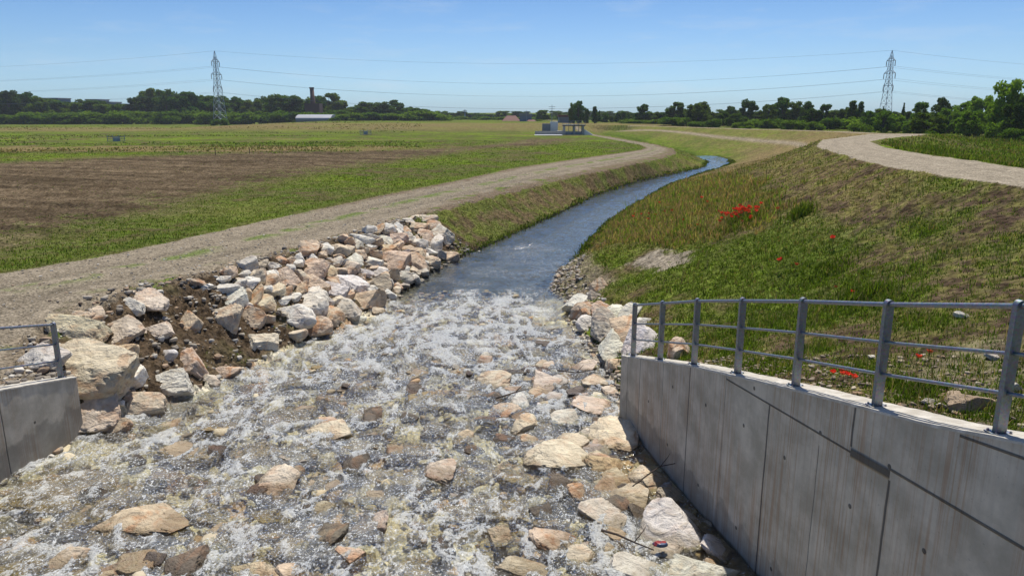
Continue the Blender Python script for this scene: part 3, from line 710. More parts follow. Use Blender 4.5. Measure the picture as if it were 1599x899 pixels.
 (86.8,120.0,-3.25,2.5,5.2,'shrub'),
 (109.8,150.0,-3.25,4.0,4.0,'broadleaf'),
 (88.7,120.0,-3.25,2.5,4.7,'shrub'),
 (112.5,150.0,-3.25,3.3,4.6,'broadleaf'),
 (90.7,120.0,-3.25,2.9,4.3,'shrub'),
 (114.8,150.0,-3.25,3.9,4.7,'broadleaf'),
 (92.7,120.0,-3.25,2.2,5.2,'shrub'),
 (116.5,150.0,-3.25,3.6,4.1,'broadleaf'),
 (94.1,120.0,-3.25,2.2,4.9,'shrub'),
 (118.4,150.0,-3.25,3.5,5.1,'broadleaf'),
 (95.4,120.0,-3.25,2.9,3.8,'shrub'),
 (120.7,150.0,-3.25,3.6,4.1,'broadleaf'),
 (97.4,120.0,-3.25,2.2,4.8,'shrub'),
 (123.3,150.0,-3.25,3.0,4.7,'broadleaf'),
 (99.3,120.0,-3.25,2.8,4.7,'shrub'),
 (125.4,150.0,-3.25,3.1,5.1,'broadleaf'),
 (101.1,120.0,-3.25,2.3,3.6,'shrub'),
 (127.2,150.0,-3.25,2.9,5.1,'broadleaf'),
 (102.5,120.0,-3.25,2.3,3.6,'shrub'),
 (129.1,150.0,-3.25,4.0,4.0,'broadleaf'),
 (104.1,120.0,-3.25,2.9,3.9,'shrub'),
 (131.0,150.0,-3.25,3.9,5.0,'broadleaf'),
 (105.7,120.0,-3.25,2.5,4.7,'shrub'),
 (133.6,150.0,-3.25,3.6,4.2,'broadleaf'),
 (107.6,120.0,-3.25,2.7,4.9,'shrub'),
]
WEEDS = [(6.5, 13.13, 0.45, 0.32, 'tall leafy weed clump on the slope above the second right railing post'), (8.44, 21.46, 0.35, 0.4, 'dark weed clump at the right end of the tall grass patch'), (7.47, 23.68, 0.9, 0.4, 'dark green clump below the densest poppies'), (4.46, 8.04, 0.2, 0.12, 'small leafy weed behind the coping next to the pebbly soil'), (4.53, 7.6, 0.25, 0.14, 'spreading leafy weed in the pebbly soil behind the coping'), (7.41, 16.65, 0.6, 0.2, 'broad green weed patch in the middle of the right slope'), (22.25, 39.02, 1.0, 0.6, 'dark weed clump just beyond the gravel road')]
BRANCH = [([(1.98, 11.03, -5.98), (2.26, 11.26, -5.89), (2.51, 11.42, -5.81), (2.84, 11.44, -5.75)], 0.016, 'thin dark branch lying over the cream boulder by the right wall'), ([(1.31, 9.64, -5.92), (1.51, 9.39, -5.84), (1.7, 9.14, -5.8), (1.94, 8.97, -5.81)], 0.02, 'dark branch between the near boulders left of the plastic wrapper'), ([(-0.35, 15.28, -6.14), (0.08, 15.58, -6.11), (0.37, 15.82, -6.13)], 0.02, 'dark branch caught on stones in the middle of the rapids'), ([(1.11, 17.07, -6.13), (1.55, 16.75, -6.07), (1.95, 16.93, -6.07)], 0.02, 'dark branch on the stones near the far end of the right wall')]
WRAP = (2.04, 9.07, -5.79)
PYL = [(-106.1, 275, -4.76, 26.1), (118.3, 240, -3.3, 22.1)]
HOUSES = [(-255.2, 420, 8.8, 12, 11.2, 'bc', 'flat', 'flat roofed grey block above the trees, leftmost of three', 'office_block', 3, 0.6, 'bl'), (-235.1, 425, 6.7, 12, 10.6, 'bl', 'flat', 'flat roofed grey block above the trees, middle of three', 'office_block', 3, 0.6, 'bl'), (-219.0, 420, 6.9, 12, 8.1, 'bl', 'flat', 'lower flat roofed block at the right end of the blocks above the trees', 'office_block', 2, 0.6, 'bl'), (-231.1, 430, 7.5, 12, 9.3, 'bc', 'flat', 'wide dark block joined between the middle and lower blocks above the trees', 'office_block', 2, 0.6, 'bl'), (-37.1, 400, 7.7, 10, 0.4, 'wh', 'flat', 'low building with a white roof at the right end of the left trees', 'low_building', 1, 0.8, 'wh'), (-18.9, 450, 9.4, 10, 0.2, 'wh', 'hip', 'pale house with low roof half hidden by bushes', 'house', 1, 1.5, 'bl'), (-0.3, 300, 7.0, 9, 0.2, 'red', 'hip', 'red house with clay tiled hip roof', 'house', 1, 2.2, 'roof'), (5.3, 290, 4.5, 10, 2.4, 'bc', 'flat', 'blue grey block right beside the red house', 'house', 2, 0.7, 'bl'), (7.4, 285, 4.0, 8, 0.0, 'red', 'hip', 'small low red roofed house below the blue grey block', 'house', 1, 1.0, 'roof'), (18.2, 250, 5.0, 9, 2.2, 'bl', 'flat', 'apartment house with balconies behind the sluice', 'apartment_house', 2, 0.6, 'roof')]
BARN = (-79.0, 300, 14.1)
CHIM = (-86.3, 330, -3.8, 13.8)
MASTS = [(15.3, 290, 6.2, 0.14, 'thin tall antenna mast left of the large middle tree', 'antenna_mast'), (-26.1, 420, 5.3, 0.35, 'distant pole above the houses in the middle gap', 'antenna_mast'), (5.5, 288, 4.2, 0.12, 'antenna on the blue grey block roof', 'roof_antenna')]
SLU = (11.7, 166)
BARR = [(-66.2, 125.6, 2.9, 'metal frame barrier standing in the left field'), (-32.2, 165.5, 2.4, 'small metal barrier farther out in the middle of the field')]
STAKES = [(-34.6, 87.2, 0.8, 'thin stake at the field edge, left of two below the left pylon'), (-31.6, 90.0, 0.8, 'thin stake at the field edge, right of two below the left pylon')]
# ---------------------------------------------------------------- helpers
def mesh(name, V, F, mat, parent=None, cols=None, smooth=False, uv=None, quads=True, loc=None, mi=None):
    """link vertices V (n,3) and faces F (m,3|4 array, or list of tuples) as ONE mesh object"""
    me = bpy.data.meshes.new(name)
    if isinstance(F, np.ndarray):
        V = np.asarray(V, np.float32); k = F.shape[1]
        me.vertices.add(len(V)); me.vertices.foreach_set('co', V.ravel())
        me.loops.add(F.size); me.loops.foreach_set('vertex_index', F.ravel().astype(np.int32))
        me.polygons.add(len(F)); me.polygons.foreach_set('loop_start', np.arange(0, F.size, k, dtype=np.int32))
        me.polygons.foreach_set('loop_total', np.full(len(F), k, np.int32))
        me.update(calc_edges=True)
    else:
        me.from_pydata([tuple(v) for v in V], [], F)
    if cols is not None:
        a = me.attributes.new('Col', 'FLOAT_COLOR', 'POINT')
        c = np.ones((len(V), 4), np.float32); c[:, :cols.shape[1]] = cols; a.data.foreach_set('color', c.ravel())
    if uv is not None:
        u = me.uv_layers.new(name='UVMap'); fi = np.concatenate([np.array(f) for f in F]) if not isinstance(F, np.ndarray) else F.ravel()
        u.data.foreach_set('uv', np.asarray(uv, np.float32)[fi].ravel())
    if smooth: me.polygons.foreach_set('use_smooth', np.ones(len(me.polygons), bool))
    for m in (mat if isinstance(mat, (list, tuple)) else [mat]): me.materials.append(m)
    if mi is not None: me.polygons.foreach_set('material_index', np.asarray(mi, np.int32))
    me.validate(); me.update()
    o = bpy.data.objects.new(name, me); col.objects.link(o)
    if parent: o.parent = parent
    if loc is not None: o.location = loc
    return o
def tag(o, label=None, cat=None, group=None, kind=None):
    if label: o['label'] = label
    if cat: o['category'] = cat
    if group: o['group'] = group
    if kind: o['kind'] = kind
    return o
def empty(name, loc=(0, 0, 0), rz=0, sc=1):
    o = bpy.data.objects.new(name, None); col.objects.link(o); o.location = loc; o.rotation_euler = (0, 0, rz)
    o.scale = (sc, sc, sc) if not hasattr(sc, '__len__') else sc; o.empty_display_size = .2
    return o
def copy_tree(o, parent=None):
    c = o.copy(); col.objects.link(c); c.parent = parent
    for ch in [x for x in o.children]: copy_tree(ch, c)
    return c
ORD = ['first', 'second', 'third', 'fourth', 'fifth', 'sixth', 'seventh', 'eighth', 'ninth', 'tenth', 'eleventh', 'twelfth', 'thirteenth', 'fourteenth', 'fifteenth', 'sixteenth', 'seventeenth', 'eighteenth', 'nineteenth', 'twentieth']
def ordw(i):
    if i < 20: return ORD[i]
    if i >= 99: return '%dth' % (i+1)
    t = {2: 'twenty', 3: 'thirty', 4: 'forty', 5: 'fifty', 6: 'sixty', 7: 'seventy', 8: 'eighty', 9: 'ninety'}[(i+1)//10]
    return t+'-'+ORD[(i+1) % 10-1] if (i+1) % 10 else t[:-1]+'ieth'
class MB:
    def __init__(s): s.V = []; s.F = []
    def add(s, V, F):
        n = len(s.V); s.V += [tuple(v) for v in V]; s.F += [tuple(i+n for i in f) for f in F]
    def box(s, x0, y0, z0, x1, y1, z1, M=None):
        V = [Vector((x, y, z)) for z in (z0, z1) for x, y in ((x0, y0), (x1, y0), (x1, y1), (x0, y1))]
        if M: V = [M @ v for v in V]
        s.add(V, [(3, 2, 1, 0), (4, 5, 6, 7), (0, 1, 5, 4), (1, 2, 6, 5), (2, 3, 7, 6), (3, 0, 4, 7)])
    def tube(s, a, b, r, n=8, r2=None, caps=True):
        a = Vector(a); b = Vector(b); d = (b-a).normalized(); r2 = r if r2 is None else r2
        u = d.orthogonal().normalized(); w = d.cross(u)
        V = [a+(u*math.cos(t)+w*math.sin(t))*r for t in [2*math.pi*i/n for i in range(n)]]+[b+(u*math.cos(t)+w*math.sin(t))*r2 for t in [2*math.pi*i/n for i in range(n)]]
        F = [(i, (i+1) % n, n+(i+1) % n, n+i) for i in range(n)]
        if caps: F += [tuple(range(n-1, -1, -1)), tuple(range(n, 2*n))]
        s.add(V, F)
    def path(s, pts, rad, n=6):
        for i in range(len(pts)-1): s.tube(pts[i], pts[i+1], rad[i], n, rad[i+1])
    def build(s, name, mat, parent=None, smooth=False, bevel=0):
        o = mesh(name, s.V, s.F, mat, parent)
        if smooth: o.data.polygons.foreach_set('use_smooth', [True]*len(o.data.polygons))
        if bevel:
            b = o.modifiers.new('bevel', 'BEVEL'); b.width = bevel; b.segments = 2; b.limit_method = 'ANGLE'
        return o
# node shorthand
class NT:
    def __init__(s, name):
        s.m = bpy.data.materials.new(name); s.m.use_nodes = True; s.t = s.m.node_tree; s.n = s.t.nodes; s.n.clear()
        s.out = s.n.new('ShaderNodeOutputMaterial')
    def N(s, ty, ins=None, **kw):
        n = s.n.new('ShaderNode'+ty)
        for k, v in kw.items(): setattr(n, k, v)
        for k, v in (ins or {}).items():
            sk = n.inputs[k]
            if isinstance(v, bpy.types.NodeSocket): s.t.links.new(v, sk)
            elif isinstance(v, tuple) and len(v) == 3 and sk.type == 'RGBA': sk.default_value = (*v, 1)
            else: sk.default_value = v
        return n
    def math(s, op, a, b=0, c=None, clamp=False):
        d = {0: a, 1: b}
        if c is not None: d[2] = c
        return s.N('Math', d, operation=op, use_clamp=clamp).outputs[0]
    def mr(s, v, a, b, c=0, d=1, smooth=True):
        return s.N('MapRange', {'Value': v, 'From Min': a, 'From Max': b, 'To Min': c, 'To Max': d}, interpolation_type='SMOOTHSTEP' if smooth else 'LINEAR').outputs[0]
    def mix(s, f, a, b, mode='MIX'):
        n = s.n.new('ShaderNodeMix'); n.data_type = 'RGBA'; n.blend_type = mode; n.clamp_factor = True
        for i, v in ((0, f), (6, a), (7, b)):
            if isinstance(v, bpy.types.NodeSocket): s.t.links.new(v, n.inputs[i])
            elif isinstance(v, tuple): n.inputs[i].default_value = (*v[:3], 1)
            else: n.inputs[i].default_value = v
        return n.outputs[2]
    def noise(s, vec, sc, det=4, rough=.55, dist=0, fac=True):
        n = s.N('TexNoise', {'Vector': vec, 'Scale': sc, 'Detail': det, 'Roughness': rough, 'Distortion': dist}); return n.outputs[0] if fac else n.outputs[1]
    def mapping(s, vec, sc=(1, 1, 1), rot=(0, 0, 0)):
        return s.N('Mapping', {'Vector': vec, 'Scale': sc, 'Rotation': rot}).outputs[0]
    def attr(s, name): return s.N('Attribute', attribute_name=name).outputs['Color']
    def pos(s): return s.N('NewGeometry').outputs['Position']
    def obj(s): return s.N('TexCoord').outputs['Object']
    def bump(s, h, st, dist, nrm=None):
        d = {'Height': h, 'Strength': st, 'Distance': dist}
        if nrm is not None: d['Normal'] = nrm
        return s.N('Bump', d).outputs[0]
    def bsdf(s, **kw):
        n = s.N('BsdfPrincipled'); 
        for k, v in kw.items():
            k = k.replace('_', ' '); sk = n.inputs[k]
            if isinstance(v, bpy.types.NodeSocket): s.t.links.new(v, sk)
            elif isinstance(v, tuple): sk.default_value = (*v[:3], 1) if sk.type == 'RGBA' else v
            else: sk.default_value = v
        return n.outputs[0]
    def done(s, sh): s.t.links.new(sh, s.out.inputs[0]); return s.m
def plain(name, c, rough=.7, metal=0, var=.15, sc=3, bump=0):
    t = NT(name); p = t.obj(); n = t.noise(p, sc, 5)
    c1 = t.mix(n, tuple(x*(1-var) for x in c), tuple(min(1, x*(1+var)) for x in c))
    kw = {}
    if bump: kw['Normal'] = t.bump(t.noise(p, sc*6, 5), .5, bump)
    return t.done(t.bsdf(Base_Color=c1, Roughness=rough, Metallic=metal, **kw))
# ---------------------------------------------------------------- ground materials
def ground_mat(name, sc, bd, streak=None):
    t = NT(name); c = t.attr('Col'); p = t.pos()
    q = t.mapping(p, (1, 1, .6)) if streak is None else t.mapping(p, *streak)
    n = t.noise(q, sc, 6, .7); n2 = t.noise(p, sc*.22, 4, .6)
    k = t.mr(n, .30, .70, .38, 1.7); k2 = t.mr(n2, .3, .7, .8, 1.2)
    k = t.math('MULTIPLY', k, k2)
    cc = t.mix(1.0, c, t.N('CombineColor', {0: k, 1: k, 2: k}).outputs[0], 'MULTIPLY')
    v = t.N('TexVoronoi', {'Vector': p, 'Scale': sc*.8}).outputs['Distance']
    h = t.math('ADD', n, t.math('MULTIPLY', v, .5))
    return t.done(t.bsdf(Base_Color=cc, Roughness=1.0, Specular_IOR_Level=0.0, Normal=t.bump(h, .9, bd)))
M_soil = ground_mat('soil_and_grass', 7, .10)
M_track = ground_mat('track_gravel', 16, .03)
M_bank = ground_mat('bank_soil', 8, .13)
# pebbly wet bed under the water: the colour of each stone sits in the vertex attribute
t = NT('bed_stones'); c = t.attr('Col'); p = t.pos(); n = t.noise(p, 9, 5, .65)
M_bed = t.done(t.bsdf(Base_Color=t.mix(1.0, c, t.mix(n, (.55, .55, .55), (1.35, 1.3, 1.25)), 'MULTIPLY'), Roughness=.7, Normal=t.bump(n, .8, .05)))
# ---------------------------------------------------------------- ground colours (albedo only)
def lerp(a, b, t): return a+(np.asarray(b)-a)*t[..., None]
def bandf(Y, a, b, s): return sstep(a-s, a+s, Y)*(1-sstep(b-s, b+s, Y))
def veg(X, Y):
    """amount of living green, of dry straw, of pale gravel at a plan point"""
    n1 = fbm(X*.22, Y*.22, 4, 3); n2 = fbm(X*1.3, Y*1.3, 4, 7); n3 = fbm(X*5, Y*5, 3, 13)
    Yc = np.clip(Y, -5, 175)
    tl = trackL(Yc); cl = crestL(Yc); wl = waterL(Yc); wr = waterR(Yc); rn = roadN(np.clip(Y, -5, 260)); rf = roadF(np.clip(Y, -5, 260))
    g = np.zeros_like(X); d = np.zeros_like(X); pale = np.zeros_like(X)
    # field on the left
    f = X < tl
    Yj = Y+(n1-.5)*9+(n2-.5)*2+X*.03
    fg = .66+(n1-.5)*1.1+(n2-.5)*1.5
    fd = .22+(fbm(X*.05, Y*.12, 3, 21)-.5)*.5
    left = sstep(5, -25, X)
    fd = fd+left*(.75*bandf(Yj, 92, 108, 3)+.75*bandf(Yj, 134, 142, 2)+.95*bandf(Yj, 186, 235, 8)+.4*bandf(Yj, 76, 84, 3))+.9*(1-left)*bandf(Yj, 160, 168, 3)+.8*bandf(Yj, 178, 200, 4)*(1-left)
    fg = fg-.5*left*(bandf(Yj, 92, 108, 3)+bandf(Yj, 186, 235, 8))
    pd = polydist(X, Y, PLOW)+(n1-.5)*7+(n2-.5)*5+(n3-.5)*2
    plow = sstep(-1.5, 2, pd)
    edge = sstep(9, 0, pd)
    patchy = sstep(.45, .62, n2+(n1-.5)*.6+.18*edge*sstep(45, 25, Y)-.05)
    fg = fg*(1-plow)+plow*(.02+.55*patchy*edge)
    fd = fd*(1-plow)+plow*.1
    bare = sstep(.50, .64, n1*.6+n2*.4+.10*sstep(6, 14, tl-X)*sstep(60, 30, Y))
    fg = fg*(1-.45*bare*sstep(60, 40, Y))
    strip = np.exp(-((tl-X-1.1)/1.2)**2); fg = np.maximum(fg, strip*(.75+.5*(n2-.5)))
    g = np.where(f, fg, g); d = np.where(f, fd, d)
    # left bank
    b = (X >= cl) & (X < wl)
    tb = (X-cl)/np.maximum(wl-cl, .3)
    bg = sstep(.40, .70, n2+.1*(n1-.5)+.12*sstep(.6, 0, tb)*sstep(30, 36, Y)+.25*sstep(.8, 1, tb)*sstep(30, 34, Y))*.8
    bg = bg*.75*sstep(29, 34, Y)+.14*sstep(.5, .7, n2)*(1-sstep(29, 34, Y))+.35*sstep(60, 100, Y)
    g = np.where(b, bg, g); d = np.where(b, (.30+.7*(n1-.3)+.5*(n3-.5))*sstep(31, 42, Y)+.10, d)
    # embankment on the right
    e = (X >= wr) & (X < rn)
    eg = .85*sstep(.38, .68, n2*.7+n1*.3); ed = .25+(n1-.5)*.8+(n3-.5)*.4
    l = sstep(-.8, 1.0, polydist(X, Y, LUSH)+(n2-.5)*2); eg = eg*(1-l)+l*(.62+.7*(n2-.4)); ed = ed*(1-.7*l)
    dr = sstep(-1.5, 1.5, polydist(X, Y, DRY)+(n2-.5)*4+(n3-.5)*2); ed = ed*(1-dr)+dr*(.55+.9*(n3-.35)); eg = eg*(1-.72*dr)
    ta = sstep(-1., 1., polydist(X, Y, TALL)+(n1-.5)*2+(n2-.5)*2.5); eg = eg*(1-ta)+ta*(.42+.9*(n2-.5)); ed = ed*(1-ta)+ta*(.65+.7*(n2-.5))
    fa = sstep(42, 50, Y); ed = ed*(1-fa)+fa*(.95+.9*(n1-.5)); eg = eg*(1-fa)+fa*(.02+1.0*(n2-.5)+.35*sstep(4, 0, X-wr)+.5*sstep(20, 10, X-wr)*sstep(90, 120, Y))
    eg = np.maximum(eg, .75*sstep(1.2, .3, X-wr)*sstep(32, 36, Y))
    pa = sstep(-.25, .2, polydist(X, Y, PATCH)+(n3-.5)*.8); sp = sstep(-.4, .2, polydist(X, Y, SPIT)+(n3-.5)*.6); co = sstep(-.6, .4, polydist(X, Y, COBB)+(n2-.5)*1.6)
    path2 = np.exp(-((X-(wr+(rn-wr)*.62))/.7)**2)*sstep(60, 75, Y)
    eg = eg*(1-np.clip(pa+sp*.85+co*.55+path2, 0, 1)); 
    pale_e = np.clip(pa*.9+sp*.38+co*.35*n3*1.6+path2*.7, 0, 1)
    g = np.where(e, eg, g); d = np.where(e, ed*(1-np.clip(pa+sp+co*.6, 0, 1)), d); pale = np.where(e, pale_e, pale)
    # beyond the road
    m = X > rf
    mg = .55+(n1-.5)*1.6+(n2-.5)*.9; md = .3+(n2-.5)*1.0
    g = np.where(m, mg, g); d = np.where(m, md, d)
    # stream bed region out of the water and far land
    q = (X >= wl) & (X < wr) & (Y > 112); g = np.where(q, .8, g)
    fz = sstep(176, 186, Y); g = g*(1-fz)+fz*(.72+.6*(n1-.5)-.5*bandf(Yj, 190, 245, 8)); d = d*(1-fz)+fz*(.35+.5*bandf(Yj, 190, 260, 8)); pale = pale*(1-fz)
    return np.clip(g, 0, 1), np.clip(d, 0, 1), np.clip(pale, 0, 1), n1, n2, n3
SOIL = np.array([.085, .060, .042]); SOIL2 = np.array([.185, .140, .095]); GRN = np.array([.082, .145, .012]); GRN2 = np.array([.150, .220, .020])
DRYC = np.array([.25, .19, .090]); GRAV = np.array([.250, .212, .160]); PALE = np.array([.33, .285, .22])
def gcol(X, Y):
    g, d, pale, n1, n2, n3 = veg(X, Y)
    Yc = np.clip(Y, -5, 175); tl = trackL(Yc); cl = crestL(Yc); wl = waterL(Yc); wr = waterR(Yc)
    rn = roadN(np.clip(Y, -5, 260)); rf = roadF(np.clip(Y, -5, 260))
    c = lerp(SOIL, SOIL2, np.clip((n2-.3)*1.4+(n3-.5)*.8, 0, 1))
    c = lerp(c, DRYC, np.clip(d, 0, 1)*.8)
    c = lerp(c, np.array([.170, .165, .046]), np.clip(.35+(n3-.5)*2.2+(n2-.5)*1.2, 0, 1)*((X > wr) & (X < rn) & (Y < 60))*.85*(1-pale))
    gr = lerp(GRN, GRN2, np.clip((n1-.35)*2, 0, 1))
    c = lerp(c, gr, g*.93)
    c = lerp(c, PALE, pale)
    # plough furrows seen as colour of turned earth
    pl = sstep(-1, 3, polydist(X, Y, PLOW))
    s = fbm((X*.32+Y*.95)*.9, (X*.95-Y*.32)*.06, 4, 31)
    c = c*(1+(pl*(s-.5)*1.3))[..., None]
    # tracks
    t1 = np.clip((X-tl)/(cl-tl), 0, 1); on = (X > tl) & (X < cl)
    mid = np.exp(-((t1-.42)/.07)**2)*sstep(.42, .6, n2); sh = np.maximum(sstep(.80-.14*sstep(30, 45, Y), 1.0-.14*sstep(30, 45, Y), t1+(n2-.5)*.35), sstep(.16, .02, t1+(n2-.5)*.2)*sstep(30, 45, Y))
    tc = lerp(GRAV*.93, GRAV*1.12, np.clip(n3*1.5-.2, 0, 1)); tc = lerp(tc, GRAV*.72, np.clip(np.exp(-((t1-.28)/.05)**2)+np.exp(-((t1-.60)/.05)**2), 0, 1)*.85*(n2*1.5))
    tc = lerp(tc, GRN*1.1, mid*.7); tc = lerp(tc, SOIL2*.85, sh*.85); tc = lerp(tc, GRN*1.2, sstep(.62, .75, n2)*sh*.7)
    c = np.where(on[..., None], tc, c)
    on = (X > rn) & (X < rf); t2 = (X-rn)/np.maximum(rf-rn, .1)
    rc = lerp(PALE*.86, PALE*1.05, np.clip(n3*1.6-.3, 0, 1)); rc = lerp(rc, PALE*.8, (np.exp(-((t2-.3)/.06)**2)+np.exp(-((t2-.68)/.06)**2))*.5)
    rc = np.where((Y > 60)[..., None], lerp(rc, DRYC, np.clip(.35+(n2-.5), 0, 1)), rc)
    c = np.where((on & (Y < 180))[..., None], rc, c)
    return np.clip(c, .004, .9)
def worley(x, y, s=0):
    ix = np.floor(x); iy = np.floor(y); best = np.full(x.shape, 9.); cid = np.zeros(x.shape); sec = np.full(x.shape, 9.)
    for a in (-1, 0, 1):
        for b in (-1, 0, 1):
            jx = ix+a; jy = iy+b; px = jx+_h(jx, jy, s); py = jy+_h(jx, jy, s+5); dd = np.hypot(px-x, py-y)
            m = dd < best; sec = np.where(m, best, np.minimum(sec, dd)); cid = np.where(m, _h(jx, jy, s+9), cid); best = np.where(m, dd, best)
    return best, sec-best, cid
# ---------------------------------------------------------------- ground sheet: one polar grid, split into its surfaces
ang = np.concatenate([np.linspace(-75, -41, 60)[:-1], np.linspace(-41, 41, 1080), np.linspace(41, 75, 60)[1:]])*math.pi/180
rr = np.concatenate([np.exp(np.linspace(math.log(5.0), math.log(560), 1050)), np.array([640, 760, 950, 1300, 2000, 4000, 9000])])
A, RR = np.meshgrid(ang, rr); GX = RR*np.sin(A); GY = RR*np.cos(A)-1.5
def ground_z(X, Y):
    Z = base(X, Y)
    Yc = np.clip(Y, -5, 175); tl = trackL(Yc); cl = crestL(Yc); wl = waterL(Yc); wr = waterR(Yc); rn = roadN(np.clip(Y, -5, 260)); rf = roadF(np.clip(Y, -5, 260))
    dist = np.hypot(X, Y)
    rough = (fbm(X*1.6, Y*1.6, 5, 41, .6)-.5)
    amp = np.full_like(X, .10)
    amp = np.where((X > tl) & (X < cl-.6), .07, amp); amp = np.where((X > rn) & (X < rf), .025, amp)
    amp = np.where((X > cl-.3) & (X < wl), .42, amp); amp = np.where((X > wr+.4) & (X < rn), .20, amp)
    amp = np.where((Y < 14.5) & ((X < lface(14.)) | (X > 1.5)), .05, amp)
    Z = Z+rough*amp*np.clip((dist)/12, .5, 1)
    pl = sstep(-1, 3, polydist(X, Y, PLOW))
    s = fbm((X*.32+Y*.95)*1.5, (X*.95-Y*.32)*.2, 4, 31)
    Z = Z+pl*((s-.5)*.30+(fbm(X*2.6, Y*2.6, 4, 37, .7)-.5)*.16)
    field = sstep(0, 6, tl-X)
    Z = Z+field*(fbm(X*.08, Y*.08, 3, 51)-.5)*.35*sstep(0, 25, tl-X)
    tt = np.clip((X-tl)/(cl-tl), 0, 1)
    Z = Z-.05*(np.exp(-((tt-.28)/.06)**2)+np.exp(-((tt-.60)/.06)**2))*(0.6+.8*vnoise(X*.8, Y*.8, 3))
    # rubble lumps of the bed
    bed = sstep(0, .5, X-wl)*sstep(0, .5, wr-X)*sstep(29, 26, Y)
    f1, ed, cid = worley(X*1.25+.4*rough, Y*1.5, 3); f2, e2, c2 = worley(X*4.2, Y*3.7, 8)
    Z = Z+bed*(sstep(0, .4, ed)*(cid-.25)*.20+.07*sstep(0, .3, e2)*c2-.02)
    sp = polydist(X, Y, TALL); Z = Z+.0*sp
    g1, ge, gc = worley(X*5, Y*5, 17)
    nearbank = ((X > cl-.8) & (X < wl) & (Y < 34)) | ((X > wr) & (X < wr+1.6) & (Y > 14.6) & (Y < 34))
    Z = Z+np.where(nearbank, sstep(0, .35, ge)*gc*.10, 0)
    return Z
GZ = ground_z(GX, GY)
GC = gcol(GX, GY)
Yc = np.clip(GY, -5, 175)
f1, ed, cid = worley(GX*1.25+.4*(fbm(GX*1.6, GY*1.6, 5, 41, .6)-.5), GY*1.5, 3); f2, e2, c2 = worley(GX*4.2, GY*3.7, 8)
def pick(cid, tabc):
    tabc = np.array(tabc); return tabc[np.clip((cid*len(tabc)).astype(int), 0, len(tabc)-1)]
bedc = pick(cid, [(.68, .60, .40), (.38, .31, .22), (.56, .38, .23), (.78, .72, .56), (.26, .22, .17), (.66, .58, .42), (.74, .68, .52), (.74, .66, .48)])
bedc2 = pick(c2, [(.55, .47, .33), (.24, .21, .16), (.46, .39, .28), (.60, .52, .38), (.26, .22, .17)])
bedc = np.where((ed > .12)[..., None], bedc, bedc2)
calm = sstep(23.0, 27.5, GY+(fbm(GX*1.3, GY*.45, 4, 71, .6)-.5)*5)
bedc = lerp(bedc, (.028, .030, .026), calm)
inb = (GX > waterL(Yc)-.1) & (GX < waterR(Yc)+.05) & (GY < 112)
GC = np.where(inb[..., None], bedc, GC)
wet = (GZ < zwat(Yc)+.10) & ~inb & (GY < 112) & (GX > waterL(Yc)-1.5) & (GX < waterR(Yc)+1.5)
GC = np.where(wet[..., None], GC*.55, GC)
nr, nc = GX.shape
I = np.arange(nr*nc).reshape(nr, nc); FQ = np.stack([I[:-1, :-1], I[:-1, 1:], I[1:, 1:], I[1:, :-1]], -1).reshape(-1, 4)
cx = (GX[:-1, :-1]+GX[1:, 1:])/2; cy = (GY[:-1, :-1]+GY[1:, 1:])/2
jx = (fbm(cx*1.5, cy*1.5, 3, 61)-.5)*.5; yc = np.clip(cy, -5, 175); yr = np.clip(cy, -5, 260)
reg = np.zeros(cx.shape, int)
reg[cx > trackL(yc)+jx] = 1; reg[cx > crestL(yc)-.25+jx*.4] = 2; reg[cx > waterL(yc)] = 3
reg[cx > waterR(yc)] = 4; reg[cx > roadN(yr)+jx] = 5; reg[cx > roadF(yr)+jx] = 6
reg[(cy > 112) & (reg == 3)] = 4; reg[(cy > 176) & (reg < 5)] = 0; reg[(cy > 196)] = 0
reg = reg.ravel()
GV = np.stack([GX, GY, GZ], -1).reshape(-1, 3); GCf = GC.reshape(-1, 3)
for k, (nm, mt) in enumerate([('field', M_soil), ('dirt_track', M_track), ('stream_bank', M_bank), ('stream_bed', M_bed), ('embankment', M_soil), ('gravel_road', M_track), ('meadow', M_soil)]):
    f = FQ[reg == k]; u, inv = np.unique(f, return_inverse=True)
    tag(mesh(nm, GV[u], inv.reshape(-1, 4), mt, cols=GCf[u], smooth=True), kind='structure')
def gz(x, y): return float(ground_z(np.array([float(x)]), np.array([float(y)]))[0])
# ---------------------------------------------------------------- stream
n_r = 1150; YY = 5*np.exp(np.linspace(0, math.log(112/5), n_r)); tt = np.linspace(0, 1, 460)
Yg, Tg = np.meshgrid(YY, tt, indexing='ij')
kl_ = sstep(13.45, 16.0, Yg); kr_ = sstep(14.35, 17.0, Yg); xl = (lface(Yg)-.05)*(1-kl_)+(waterL(Yg)-.7)*kl_; xr = (rface(Yg)+.05)*(1-kr_)+(waterR(Yg)+.5)*kr_
WX = xl+(xr-xl)*Tg
turb = sstep(28.2, 23.4, Yg+(fbm(WX*1.3, Yg*.45, 4, 71, .6)-.5)*9)
turb = turb*(1-.8*sstep(.3, 1.6, WX-.2)*sstep(19.5, 21.5, Yg))          # calm pool by the right bank
turb = turb*(1-.75*sstep(1.6, .5, rface(Yg)-WX)*sstep(15, 13, Yg))      # slack water beside the wall
spark = np.exp(-((Yg-34.5)/1.6)**2)*.5*np.exp(-((WX-.6)/1.3)**2)+.16*sstep(37, 29, Yg)
T = np.clip(np.maximum(np.maximum(turb, spark), .07*sstep(56, 44, Yg)), 0, 1)
def ridged(x, y, o, s):
    r = 0; a = 1; t_ = 0
    for i in range(o):
        r = r+a*(1-np.abs(2*vnoise(x*2**i, y*2**i, s+i)-1)); t_ += a; a *= .6
    return r/t_
big = fbm(WX*.8, Yg*.7, 3, 81)-.5; r1 = ridged(WX*2.4+big*2.4, Yg*1.25, 4, 91); r2 = fbm(WX*9+big, Yg*8, 3, 101)-.5
